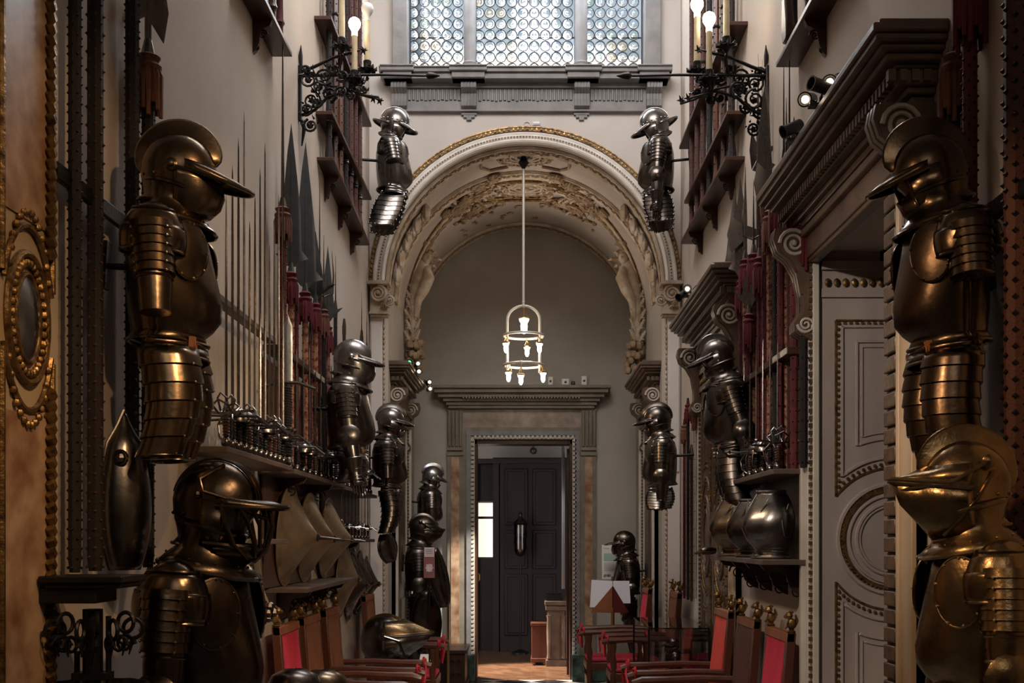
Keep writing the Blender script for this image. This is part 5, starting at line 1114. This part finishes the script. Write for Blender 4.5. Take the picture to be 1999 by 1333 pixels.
chair('armchair with orange leather back on the right beyond the glass case', 1, 9.72, SEA, LEA, group=G2, rope=True)
chair('armchair with crimson back and red rope in the bay beside the black suit', 1, 10.55, SEA, SEA, X=BX-.02, group=G2, rope=True)

# ================================================================= LOOSE HELMET ON PEDESTAL, domes
t = empty('pedestal', (-.98, 8.35, 0), label='dark wooden pedestal under the large loose helmet', cat='pedestal'); b = MB(); b.lathe([(.17, 0), (.17, .04), (.10, .07), (.06, .2), (.07, .4), (.06, .58), (.12, .64), (.16, .66), (.16, .69)], n=24); b.build('column', WOD, t)
t = empty('jousting_helmet', (-1.03, 8.35, .86), (0, R(0), R(-8)), 1.08, 'large loose black and gilt jousting helmet with pointed visor lying among the chairs', 'helmet')
b = MB(); rs = [esec((0, 0, z), f*1.0, bk_, y_, 0) for z, f, bk_, y_ in ((-.155, .10, .10, .08), (-.13, .15, .14, .12), (-.07, .17, .175, .145), (0, .17, .18, .15), (.07, .15, .165, .135), (.12, .11, .13, .10), (.15, .05, .07, .05), (.155, .01, .01, .01))]; b.rings(rs); b.build('skull', STD_, t)
b = MB(); rs = [esec((.0, 0, z), f, .02, y_, -4, 26, -86, 86, ridge=q) for z, f, y_, q in ((.125, .13, .11, .05), (.09, .19, .145, .1), (.04, .25, .155, .25), (.03, .255, .157, .3))]; b.rings(rs, closed=False); rim(b, rs[-1], .006, False); b.build('visor', BRG, t, solid=.004)
b = MB(); rs = [esec((.0, 0, z), f, .02, y_, -4, 26, -86, 86, ridge=q) for z, f, y_, q in ((.02, .25, .157, .32), (-.05, .21, .15, .3), (-.12, .15, .12, .15), (-.15, .13, .1, .05))]; b.rings(rs, closed=False); rim(b, rs[0], .006, False); b.build('lower_visor', STM, t, solid=.004)
b = MB(); o_ = [V((.17*COS(R(20+160*k/20)), 0, .155*SIN(R(20+160*k/20))+.0)) for k in range(21)]
b.rings([[tuple(p*.9+V((0, .012, 0))), tuple(p*(1+.14*SIN(PI*k/20))+V((0, .004, 0))), tuple(p*(1+.14*SIN(PI*k/20))-V((0, .004, 0))), tuple(p*.9-V((0, .012, 0)))] for k, p in enumerate(o_)]); b.build('comb', BRG, t)
b = MB()
for k in range(9): a = R(200+40*k); b.ball((.0+.14*COS(a), .12*SIN(a), -.13), .01, 6)
b.tube([(.16, -.10, -.12), (.13, -.15, -.0), (.03, -.16, .03)], .008, 6); b.lathe([(.026, 0), (.026, .008), (.001, .014)], (.02, -.15, .03), (0, -1, 0), 14); b.build('visor_arm', STM, t)
for i, (x, D) in enumerate(((575, 5.15), (630, 5.35))):
    c = P(x, 1360, D); t = empty('helmet_stand', (c.x, c.y, 0), label=['left', 'right'][i]+' low stand under a domed iron hat at the bottom left', cat='stand'); b = MB(); b.lathe([(.12, 0), (.12, .03), (.03, .06), (.03, c.z-.06), (.08, c.z)], n=16); b.build('post', WOD, t)
    t = empty('iron_hat', (c.x, c.y, c.z), label=['left', 'right'][i]+' domed dark iron hat at the bottom edge before the crimson chair', cat='helmet'); b = MB(); b.lathe([(.165, 0), (.168, .004), (.13, .02), (.125, .05), (.10, .10), (.05, .125), (.001, .13)], n=32, cap=False); b.build('bowl', BRZ if i else STD_, t, solid=.003)
    b = MB(); b.torus((0, 0, .004), .167, .005, n=32); b.build('rolled_rim', STM, t)
# ================================================================= LIGHT FITTINGS
# chandelier in the bay
D = 10.38; k_ = D/F; cx = (1022-CX)*k_
ch = empty('hanging_lantern', (cx, D, 0), label='white hanging lamp with two hoops and seven small glass lights in the vaulted bay', cat='chandelier')
Z = lambda y: EYE+(CY-y)*k_
b = MB(); b.cyl((0, 0, Z(300)), (0, 0, Z(598)), .012); b.build('rod', WHM, ch)
b = MB(); b.lathe([(.01, -.12), (.05, -.06), (.03, -.03), (.07, 0), (.05, .03), (.03, .05)], (0, 0, Z(305)), n=16)
for k in range(6): b.tube([(.02*COS(k), .02*SIN(k), Z(305)), (.07*COS(k), .07*SIN(k), Z(302)), (.08*COS(k), .08*SIN(k), Z(298))], [.01, .014, .003], 5)
b.cyl((0, 0, Z(300)), (0, 0, 5.15), .015); b.build('ceiling_hook', IRN, ch)
hw = .150; b = MB(); b.tube([(-hw, 0, Z(728)), (-hw, 0, Z(625))]+[(-hw*COS(PI*i/14), 0, Z(625)+(Z(597)-Z(625))*SIN(PI*i/14)) for i in range(1, 14)]+[(hw, 0, Z(625)), (hw, 0, Z(728))], .013, 8); b.ball((0, 0, Z(597)), .02); b.ball((0, 0, Z(590)), .016); b.build('hoop', WHM, ch)
for y, n_ in ((655, 'upper_ring'), (713, 'lower_ring')):
    b = MB(); b.torus((0, 0, Z(y)), .182, .012, n=40, m=8)
    for a in range(3): b.ball((.19*COS(a*2.1+.4), .19*SIN(a*2.1+.4), Z(y)), .015, 6)
    b.build(n_, WHM, ch)
for x, y, yo, sz in ((1023, 635, 0, 1.55), (988, 686, -.10, 1), (1029, 684, .17, 1), (1053, 686, -.08, 1), (993, 742, -.10, 1), (1017, 750, -.17, 1), (1060, 742, -.06, 1)):
    px = (x-1022)*k_; zt = Z(y-12); c = (px, yo, zt); hk = Z(655) if 660 < y < 700 else (Z(713) if y > 700 else Z(600))
    b = MB(); b.lathe([(.030*sz, 0), (.034*sz, .006), (.034*sz, .014), (.028*sz, .016)], (px, yo, zt), n=16)
    for a in range(3): q = 2*PI*a/3+.5; b.tube([(px+.032*sz*COS(q), yo+.032*sz*SIN(q), zt+.01), (px*.93, yo*.95, min(hk-.015, zt+.085*sz))], .0035, 5)
    b.tube([(px*.93, yo*.95, min(hk-.015, zt+.085*sz)), (px*.93, yo*.95, hk)], .004, 5)
    hld = b.build('lamp_holder', BRS, ch)
    b = MB(); b.lathe([(.001, -.088*sz), (.010*sz, -.084*sz), (.019*sz, -.065*sz), (.021*sz, -.04*sz), (.019*sz, -.025*sz), (.027*sz, -.012*sz), (.031*sz, .004), (.02*sz, .01)], (px, yo, zt), n=20); b.build('glass_shade', LIC, hld)
lamp('lantern_light', 'POINT', (cx, D, Z(695)), None, 12, (1, .80, .58), .12)

# wrought-iron candelabra on the walls
def sconce(label, s, D, xp, yp, lit, side):
    K = D/F; t = empty('wall_candelabrum', (s*WX, D, 0), (0, 0, 0 if s < 0 else PI), 1, label, 'candelabrum', 'wrought-iron candelabra')
    Zy = lambda y: EYE+(CY-y)*K; U = lambda px: abs(px-xp)*K   # distance out from the wall
    b = MB(); b.box((0, -.02, Zy(235)), (.018, .02, Zy(130))); b.tube([(.02, 0, Zy(235)), (.035, 0, Zy(250)), (.02, 0, Zy(285))], [.012, .014, .004], 6); b.tube([(.015, 0, Zy(130)), (.012, 0, Zy(110)), (.015, 0, Zy(88))], [.010, .014, .002], 6); b.build('wall_plate', IRN, t)
    b = MB(); b.tube([(.0, 0, Zy(148)), (U(583+160*1)*0+.50, 0, Zy(146)), (.84*U(583)*0+.78, 0, Zy(148))], [.010, .008, .007], 6)
    b.lathe([(.003, 0), (.022, .02), (.018, .05), (.003, .09)], (.78, 0, Zy(148)), (1, 0, 0), 10)
    b.tube([(.02, 0, Zy(140)), (.10, 0, Zy(130)), (.22, 0, Zy(112)), (.34, 0, Zy(102)), (.38, 0, Zy(98))], [.010, .010, .009, .010, .005], 6)
    b.tube([(.02, 0, Zy(225)), (.10, 0, Zy(215)), (.18, 0, Zy(190)), (.30, 0, Zy(178)), (.46, 0, Zy(192))], [.010, .010, .010, .008, .006], 6)
    b.tube([(.15, .0, Zy(165)), (.28, 0, Zy(172)), (.42, -.03, Zy(190)), (.50, -.05, Zy(196))], .007, 6)
    for (x, z) in ((.46, 192), (.50, 196), (.40, 98)):
        for q in range(6): b.tube([(x, 0, Zy(z)), (x+.025*COS(q), .02*SIN(q*1.7), Zy(z)+.025*SIN(q))], [.010, .002], 5)
    b.build('arm', IRN, t)
    b = MB(); rn = random.Random(4)
    for (x, y, r0, tn) in ((.07, 160, .055, 1.9), (.16, 150, .06, -1.8), (.08, 195, .06, -1.8), (.18, 180, .05, 1.6), (.27, 150, .04, 1.7), (.27, 185, .04, -1.6), (.36, 160, .035, 1.6), (.13, 172, .045, 1.5), (.22, 135, .035, 1.5), (.05, 140, .04, -1.5), (.40, 178, .03, 1.5), (.33, 190, .03, 1.4), (.05, 215, .04, 1.5), (.12, 205, .035, -1.5), (.08, 248, .045, 1.9)):
        if side: pass
        yo = rn.uniform(-.05, .05); b.spiral((x, yo, Zy(y)), r0, tn, (1, 0, 0), (0, .15, 1), .006, a0=rn.uniform(0, 6), n=22, m=5) if 0 else b.spiral((x, yo, Zy(y)), r0, tn, (1, 0, 0), (0, .15, 1), .0085, a0=rn.uniform(0, 6), n=22, m=5)
        for q in range(5): a = q*1.26; b.tube([(x, yo, Zy(y)), (x+.022*COS(a), yo-.012, Zy(y)+.022*SIN(a))], [.011, .004], 5)
        for q in range(3): a = rn.uniform(0, 6.2); b.tube([(x+r0*COS(a), yo, Zy(y)+r0*SIN(a)), (x+r0*1.35*COS(a+.3), yo-.02, Zy(y)+r0*1.35*SIN(a+.3))], [.007, .001], 5)
    b.build('scrollwork', IRN, t)
    for (x, yo, zb_, ztp, on) in lit:
        x = x; b = MB(); b.lathe([(.004, -.07), (.012, -.055), (.006, -.04), (.02, -.02), (.045, 0), (.038, .005), (.012, .008), (.024, .02), (.026, .05), (.022, .055)], (x, yo, Zy(zb_)), n=14)
        for q in range(8): a = q*PI/4; b.tube([(x+.03*COS(a), yo+.03*SIN(a), Zy(zb_)-.005), (x+.055*COS(a), yo+.055*SIN(a), Zy(zb_)+.0), (x+.06*COS(a), yo+.06*SIN(a), Zy(zb_)+.018)], [.010, .012, .002], 5)
        b.tube([(x, yo, Zy(zb_)-.05), (x*.96, yo*.5, Zy(zb_)-.10), (x*.9, 0, Zy(150))], .006, 5)
        dp = b.build('drip_pan', IRN, t)
        b = MB(); b.cyl((x, yo, Zy(zb_)+.05), (x, yo, Zy(ztp)), .019, .017, 14); c = b.build('candle', CAN, dp)
        if on is not None:
            b = MB(); b.lathe([(.018, 0), (.018, .03), (.022, .035), (.036, .06), (.038, .08), (.030, .10), (.012, .112), (.001, .114)], (x, yo, Zy(ztp)), n=20); b.build('bulb', LIT if on else PLS, dp)
            if on:
                wl = t.location+V((-s*0, 0, 0)); lamp('candle_bulb_light', 'POINT', (s*(WX-x), D+(yo if s < 0 else -yo), Zy(ztp)+.07), None, 5, WARM2, .04)
    return t
sconce('wrought-iron wall candelabrum with electric candles on the left wall', -1, 6.94, 583, 0, ((.275, -.05, 98, -20, None), (.345, .0, 155, 70, True), (.415, .06, 128, 32, False)), 0)
sconce('wrought-iron wall candelabrum with electric candles on the right wall', 1, 6.46, 1500, 0, ((.25, .05, 98, -20, None), (.34, .0, 155, 62, True), (.40, -.06, 130, 24, True)), 0)

def spots(label, base, items, group='track spotlights'):
    t = empty('spotlight_cluster', base, label=label, cat='spotlight', group=group)
    b = MB(); b.box((-.05, -.02, 0), (.05, .02, .012)); b.cyl((0, 0, .01), (0, 0, .04), .008); b.build('mount', BLP, t)
    for (dx, dy, dz, ax, on) in items:
        a = V(ax).normalized(); c = V((dx, dy, dz)); b = MB(); b.lathe([(.022, -.05), (.026, -.045), (.026, .03), (.030, .045), (.024, .045), (.018, .02)], c, a, 16); b.tube([c-a*.02, (dx*.4, dy*.4, .03)], .005, 5); h_ = b.build('spot_head', BLP, t)
        if on: b = MB(); b.lathe([(.001, .034), (.015, .036), (.015, .040), (.001, .044)], c, a, 16); b.build('spot_lens', LIG if on == 2 else LIT, h_)
    return t
spots('group of black spotlights with one warm lamp lit on top of the near right doorcase', P(1600, 215, 4.95)+V((0, 0, 0)) if False else V((1.175, 4.47, 3.312)), ((-.02, -.06, .06, (-.9, -.4, .1), 0), (.03, -.02, .08, (-.3, -.9, -.1), 1), (-.04, .05, .05, (-.5, -.8, -.3), 1), (.08, .0, .09, (0, .6, .6), 0)))
spots('single black spotlight lower on the near right doorcase', (1.175, 4.86, 3.312), ((-.03, -.02, .05, (-.8, -.2, -.4), 0),))
spots('pair of small lit spotlights on top of the second right doorcase', (1.175, 7.98, 3.312), ((-.03, -.02, .05, (-.1, -.98, -.1), 1), (.04, -.02, .05, (.05, -.98, -.1), 1), (-.06, .03, .02, (-.6, -.6, -.5), 0)))
spots('pair of small lit spotlights on top of the left bay doorcase', (-1.08, 11.0, 3.252), ((.03, -.03, .05, (.3, -.9, 0), 1), (.04, -.04, -.02, (.3, -.9, -.2), 1), (-.04, -.05, .06, (0, -1, 0), 2)))
spots('single lit spotlight at the far end of the left bay doorcase', (-1.10, 11.9, 3.252), ((.08, -.0, .0, (.4, -.9, 0), 1), (.09, 0, -.07, (.3, -.9, 0), 1)))
# motion sensor on the arch wall, devices on the far cornice
t = empty('alarm_siren', (wx(1047), YA, wz(247)), label='small pale box on the wall over the crown of the arch', cat='sensor'); b = MB(); b.box((-.035, -.05, -.03), (.035, 0, .03)); b.build('case', PLS, t, bevel=.006); b = MB(); b.torus((-.085, -.01, .01), .03, .004, (0, 1, 0), 16, 5); b.build('cable_loop', PLS, t)
b = MB(); b.box((-.03, -.012, -.008), (.03, 0, .008)); b.M = M4.Identity(4); o = b.build('lens', PAL, t); o.location = (0, -.048, .0)
for x, y, w_, h_, M_, nm, lab in ((1103, 750, .045, .04, PLS, 'device_box', 'small white box beside a camera on the far door cornice'), (1139, 745, .032, .055, PLS, 'motion_sensor', 'white upright motion sensor on the far door cornice'), (1118, 751, .022, .025, BLP, 'security_camera', 'small black camera on the far door cornice'), (1074, 747, .03, .05, PLS, 'emergency_lamp', 'round pale lamp behind the hanging lights on the far door cornice')):
    z0 = bz(756); t = empty(nm, (bk(x), YB-.12, z0), label=lab, cat='device'); b = MB(); b.box((-w_, -.03, .004), (w_, .03, h_*2)); b.build('case', M_, t, bevel=.01)
    b = MB(); b.lathe([(.014, 0), (.012, .01), (.001, .012)], (0, -.03, h_), (0, -1, 0), 12); b.build('lens', BLP, t)

# ================================================================= VITRINE
X0, X1, Y0, Y1, ZT, ZB = .88, 1.31, 8.02, 9.12, .96, .46
t = empty('glass_display_case', (X0, Y0, 0), label='low glass display case on a wooden stand beside the right armchairs', cat='display case'); w_, d_ = X1-X0, Y1-Y0
b = MB(); b.box((-.03, -.03, ZB-.06), (w_+.03, d_+.03, ZB)); b.box((-.0, 0, 0), (w_, d_, ZB-.06)); b.build('wooden_base', LEA, t, smooth=0, bevel=.006)
for nm, a, c in (('front_pane', (0, 0, ZB), (w_, .006, ZT)), ('rear_pane', (0, d_-.006, ZB), (w_, d_, ZT)), ('side_pane', (0, .006, ZB), (.006, d_-.006, ZT)), ('side_pane', (w_-.006, .006, ZB), (w_, d_-.006, ZT)), ('top_pane', (-.004, -.004, ZT), (w_+.004, d_+.004, ZT+.008))):
    b = MB(); b.box(a, c); b.build(nm, GLV, t, smooth=0)
for x in (0, w_):
    for y in (0, d_): b = MB(); b.box((x-.007, y-.007, ZB), (x+.007, y+.007, ZT)); b.build('corner_post', IRN, t, smooth=0)
t = armour('armoured_statuette', 'small dark armoured statuette inside the glass display case', (1.14, 8.5, ZB+.12), 172, .40, 3, M=STD_, helm='close', comb=0, peak=.1, arm='short', tass=None, group=None, stand=.28, cat='statuette')

# ================================================================= LECTERN WITH INFORMATION SHEETS
t = empty('reading_stand', ((1196-CX)*11.05/F, 11.05, 0), label='wooden stand with open sheets and a poster right of the far door', cat='lectern'); K = 11.05/F; zz = lambda y: EYE+(CY-y)*K
b = MB(); b.cyl((0, 0, 0), (0, 0, zz(1185)), .018); b.lathe([(.15, 0), (.15, .02), (.03, .05)], n=20); b.cyl((0, .06, zz(1185)), (0, .06, zz(1125)), .008); b.build('pole', BRS, t)
for s in (-1, 1): b = MB(); b.prism([(0, 0), (s*.21, 0), (.0, .26)] if s < 0 else [(0, 0), (0, .26), (.16, 0)], (0, 0, zz(1196)), (1, .35*s, 0), (0, 0, 1), .03); b.build('wedge', LEA if s < 0 else mat('maroon_board', (.12, .02, .02), .5), t)
b = MB(); b.prism([(-.22, 0), (0, .0), (0, .26), (-.20, .27)], (0, -.0, zz(1186)), (1, -.3, 0), (0, .15, 1), .004); b.build('sheet', PAP, t, smooth=0)
b = MB(); b.prism([(0.0, 0), (.18, 0), (.17, .22), (0, .22)], (0.0, .03, zz(1178)), (1, .1, 0), (0, .15, 1), .004); b.build('sheet', PAP, t, smooth=0)
t2 = empty('poster', ((1194-CX)*11.78/F, 11.78, EYE+(CY-1130)*11.78/F), (R(-8), 0, 0), label='upright printed poster with a green block above the sheets right of the far door', cat='poster')
b = MB(); b.box((-.10, 0, 0), (.10, .006, .36)); b.build('poster_board', PLS, t2, smooth=0); b = MB(); b.box((-.08, -.003, .19), (.08, 0, .27)); b.build('green_block', PAG, t2, smooth=0)
b = MB()
for k in range(6): b.box((-.08, -.003, .17-.016*k), (.06-.02*(k % 2), 0, .174-.016*k))
b.box((-.08, -.003, .32), (-.02, 0, .328)); b.build('printed_lines', PAL, t2, smooth=0)
b = MB(); b.torus((-.068, -.002, .036), .010, .003, (0, 1, 0), 12, 4); b.box((-.082, -.004, .012), (-.076, 0, .04)); b.torus((-.040, -.002, .036), .010, .003, (0, 1, 0), 12, 4); b.torus((-.018, -.002, .036), .010, .003, (0, 1, 0), 12, 4); b.build('logo', INK, t2)
b = MB(); b.cyl((0, .02, -1.17), (0, .02, .15), .008); b.build('support', BRS, t2)
# leaflet by the left standing suit
K = 10.7/F; c = P(838, 1128, 10.7); t = empty('leaflet', (c.x, c.y, c.z), label='printed leaflet on a thin post before the left standing suit', cat='leaflet')
b = MB(); b.box((-.052, 0, 0), (.052, .004, .20)); b.build('photo_card', PAR, t, smooth=0)
b = MB(); b.box((-.048, -.003, .20), (.048, .002, .29)); b.build('text_card', PAW, t, smooth=0)
b = MB(); b.box((-.028, -.003, .06), (.028, 0, .13)); b.torus((0, -.002, .095), .038, .004, (0, 1, 0), 4, 4); b.build('plan_drawing', PAW, t, smooth=0)
b = MB()
for k in range(3): b.box((-.03, -.006, .232+.018*k), (.03, -.003, .238+.018*k))
b.build('printed_lines', PAL, t, smooth=0)
b = MB(); b.cyl((0, .015, -c.z), (0, .015, .02), .008); b.lathe([(.09, 0), (.09, .012), (.01, .03)], (0, .015, -c.z), n=16); b.build('post', IRN, t)
# pavise and lower shield of that suit
def plate_shield(label, c, w_, h_, yaw, M, roll=0):
    t = empty('tapered_shield', c, (R(roll), 0, R(yaw)), 1, label, 'shield'); b = MB(); rs = []
    for i in range(15):
        q = i/14; ww = w_*(SIN(PI*(.12+.80*q))**.7); rs.append([(.05*COS(a*1.5)-.05, ww*a, h_*(q-.5)) for a in [-1+2*k/10 for k in range(11)]])
    b.rings(rs, closed=False); rim(b, [r_[0] for r_ in rs], .005, False); rim(b, [r_[-1] for r_ in rs], .005, False); b.build('shield_body', M, t, solid=.008); return t
plate_shield('curved dark oval shield tilted out right of the standing suit', P(862, 1128, 11.0), .10, .58, -55, STD_, 12)
plate_shield('long leather shield in front of the legs of the standing suit', P(835, 1215, 11.1), .15, .62, -70, STD_)
t = empty('parade_saddle_steel', P(812, 1135, 11.6), (0, R(70), 0), 1, 'small dished steel plate at the back of the standing suit', 'plate'); b = MB(); b.lathe([(.11, 0), (.10, .02), (.05, .04), (.001, .045)], n=24, cap=False); b.build('dish', STD_, t, solid=.004)
t.name = 'steel_dish'
plate_shield('studded curved plate hung low under the small dark suit on the left', P(764, 1068, 9.2), .10, .24, -40, STD_, 20)
# barrier rail, carved chest, near the far door
t = empty('carved_chest', (-.78, 12.35, 0), label='low carved dark chest left of the far door', cat='chest'); b = MB(); b.box((-.14, -.35, .06), (.14, .35, .38)); b.box((-.16, -.37, .38), (.16, .37, .42)); b.box((-.16, -.37, 0), (.16, .37, .06)); b.build('body', WOD, t, smooth=0, bevel=.006)
b = MB()
for k in range(3):
    for j in range(2): b.spiral((-.07+.07*k, -.355, .15+.14*j), .03, 1.6, (1, 0, 0), (0, 0, 1), .006, n=18)
b.build('carving', WOD, t)
t = empty('barrier_post', (-.80, 11.75, 0), label='slim brass-topped barrier post before the carved chest', cat='barrier'); b = MB(); b.box((-.012, -.012, 0), (.012, .012, 1.0)); b.build('post', BRS, t, smooth=0); b = MB(); b.cyl((0, 0, .99), (-.30, 0, .99), .006); b.build('rail', IRN, t); b = MB(); b.lathe([(.08, 0), (.08, .012), (.015, .03)], n=16); b.build('foot', IRN, t)

# ================================================================= IRON STAND AT THE NEAR LEFT
t = empty('iron_stand', (-1.235, 3.22, 0), label='black wrought-iron stand with ringed capital and wavy dish at the lower left', cat='stand')
b = MB(); b.box((-.115, -.10, 1.477), (.12, .10, 1.497)); b.box((-.10, -.09, 1.462), (.105, .09, 1.477)); b.box((-.13, -.08, 1.42), (.04, .08, 1.462)); b.build('top_board', IRN, t, smooth=0, bevel=.004)
b = MB()
for i in range(9):
    a = -PI+PI*i/8; x, y = .115*COS(a), .09*SIN(a); b.torus((x, y, 1.345+.02*(i % 2)), .028, .006, (SIN(a), -COS(a), 0), 16, 6); b.spiral((x*.8, y*.8, 1.30), .03, 1.4, (COS(a), SIN(a), 0), (0, 0, 1), .006, n=16); b.tube([(x, y, 1.32), (x*.9, y*.9, 1.27)], [.008, .002], 5)
b.build('ringed_capital', IRN, t)
b = MB(); b.cyl((0, 0, 1.20), (0, 0, 1.40), .028); b.box((-.05, -.03, 1.20), (.05, .03, 1.22)); b.cyl((.045, 0, .95), (.045, 0, 1.38), .008); b.cyl((-.045, 0, .95), (-.045, 0, 1.28), .008); b.cyl((0, 0, 0), (0, 0, 1.2), .022); b.build('post', IRN, t)
b = MB(); rs = []
for q, z in ((.03, 1.13), (.10, 1.135), (.145, 1.15), (.155, 1.185), (.148, 1.185), (.137, 1.158), (.1, 1.148), (.03, 1.145)): rs.append([((q+.006*SIN(12*2*PI*k/72)*(q > .12))*COS(2*PI*k/72), (q+.006*SIN(12*2*PI*k/72)*(q > .12))*SIN(2*PI*k/72), z) for k in range(72)])
b.rings(rs); b.build('wavy_dish', IRN, t)
b = MB(); b.lathe([(.03, .90), (.07, .95), (.085, 1.02), (.05, 1.08), (.04, 1.12), (.05, 1.135)], n=20)
for s in (-1, 1): b.tube([(s*.05, 0, 1.10), (s*.10, 0, 1.09), (s*.11, 0, 1.03), (s*.08, 0, .98)], .007, 6)
b.build('vase', IRN, t)
b = MB(); b.lathe([(.16, 0), (.16, .02), (.04, .06)], n=20); b.build('foot', IRN, t)
for i, (x, D) in enumerate(((130, 3.75), (265, 4.05))):   # gilt chair finials beside it: a chair seen only by its finials
    pass
chair('armchair behind the iron stand at the lower left with gilt lion finials', -1, 4.28, SEA, SEA, group=G1)

# ================================================================= FAR ROOM
K = 16.0/F; fx = lambda x: (x-CX)*K; fz = lambda y: EYE+(CY-y)*K
BOK = mat('black_oak', (.014, .007, .006), .55, noise=(.022, .011, .009), scale=5, stretch=(1, 1, .2), spec=.25)
t = empty('panelled_wardrobe', (0, 16.0, 0), label='tall dark panelled wardrobe in the room beyond the far door', cat='wardrobe')
b = MB(); b.box((fx(974), 0, 0), (fx(1130), .5, fz(893))); b.box((fx(925), -.06, fz(905)), (fx(1135), .5, fz(896))); b.box((fx(925), .1, 0), (fx(932), .5, fz(893))); b.box((fx(962), .0, 0), (fx(976), .5, fz(893))); b.box((fx(925), .2, fz(978)), (fx(976), .5, fz(893))); b.box((fx(925), .2, 0), (fx(976), .5, fz(1090))); b.build('carcass', BOK, t, smooth=0)
for x0, x1 in ((985, 1030), (1040, 1085)):
    for y0, y1 in ((1025, 915), (1110, 1035), (1240, 1120)): b = MB(); b.box((fx(x0), -.03, fz(y0)), (fx(x1), 0, fz(y1))); b.box((fx(x0+5), -.04, fz(y0-5)), (fx(x1-5), 0, fz(y1+5))); b.build('door_panel', BOK, t, bevel=.01)
wn = empty('window_4', (0, 16.35, 0)); struct(wn); wn['label'] = 'bright frosted window beyond the far door'
b = MB(); b.box((fx(931), 0, fz(1088)), (fx(961), .01, fz(980))); b.build('frosted_pane', mat('daylit_pane', (.9, .85, .75), .6, emit=((1, .90, .74), 1.1)), wn, smooth=0); b = MB(); b.box((fx(931), -.02, fz(1012)), (fx(961), .0, fz(1007))); b.box((fx(931), -.03, fz(1092)), (fx(961), .0, fz(1088))); b.build('window_frame', WOD, wn, smooth=0)
t = empty('hanging_brazier', (fx(1016), 15.75, 0), label='dark metal lantern urn standing before the wardrobe beyond the far door', cat='lantern'); b = MB(); b.lathe([(.03, fz(1085)), (.07, fz(1080)), (.09, fz(1070)), (.09, fz(1025)), (.11, fz(1022)), (.05, fz(1014)), (.02, fz(1008)), (.03, fz(1004)), (.002, fz(998))], n=20); b.build('urn', STD_, t); b = MB(); b.cyl((0, 0, 0), (0, 0, fz(1085)), .012); b.lathe([(.12, 0), (.12, .02), (.02, .06)], n=16); b.build('stand', IRN, t)
K2 = 14.3/F; gx = lambda x: (x-CX)*K2; gz = lambda y: EYE+(CY-y)*K2
t = empty('carved_pedestal_cabinet', ((gx(1070)+gx(1100))/2, 14.3, 0), label='narrow carved cabinet in the sunlight just beyond the far door', cat='cabinet'); hw_ = .13
b = MB(); b.box((-hw_, -.15, 0), (hw_, .5, .08)); b.box((-hw_*.8, -.12, .08), (hw_*.8, .5, gz(1180))); b.box((-hw_*1.1, -.17, gz(1180)), (hw_*1.1, .5, gz(1172))); b.box((-hw_*1.0, -.15, gz(1190)), (hw_*1.0, .5, gz(1182))); b.build('body', WAL, t, smooth=0, bevel=.006)
for s in (-1, 1): b = MB(); b.lathe([(.03, .10), (.022, .16), (.03, .45), (.022, .60), (.035, .64)], (s*hw_*.7, -.13, 0), n=12); b.build('colonnette', WAL, t)
b = MB(); b.box((-hw_*.9, -.1, gz(1172)), (hw_*.6, .3, gz(1160))); b.build('tray', IRN, t, smooth=0)
t = empty('small_chest', (gx(1053), 14.4, 0), label='small carved wooden chest beside the narrow cabinet beyond the far door', cat='chest'); b = MB(); b.box((-.10, -.12, .06), (.10, .3, .50)); b.box((-.11, -.14, .50), (.11, .32, .54)); b.box((-.11, -.14, .04), (.11, .32, .09)); b.build('body', WOR, t, smooth=0, bevel=.006)
for s in (-1, 1): b = MB(); b.ball((s*.07, -.1, .03), .03, 8); b.build('foot', LEA, t)
t = empty('curtain', (gx(1096), 13.6, 0), label='narrow pale curtain edge at the right of the far doorway', cat='curtain'); b = MB(); rs = []
for z in (1.0, 2.74):
    rs.append([(.035*(k/8-.5), .02*SIN(k*2.0), z) for k in range(9)])
b.rings(rs, closed=False); b.build('fabric', SNK, t, solid=.004); b = MB(); b.cyl((-.1, 0, 2.75), (.35, 0, 2.75), .012); b.build('rod', BRS, t)
t = empty('dome_camera', (fx(1041), 15.7, fz(880)), label='small black camera hanging under the ceiling beyond the far door', cat='camera'); b = MB(); b.ball((0, 0, -.02), .05, 12); b.build('dome', BLP, t); b = MB(); b.cyl((0, 0, 0), (0, 0, 3.19-fz(880)), .012); b.build('stem', BLP, t)
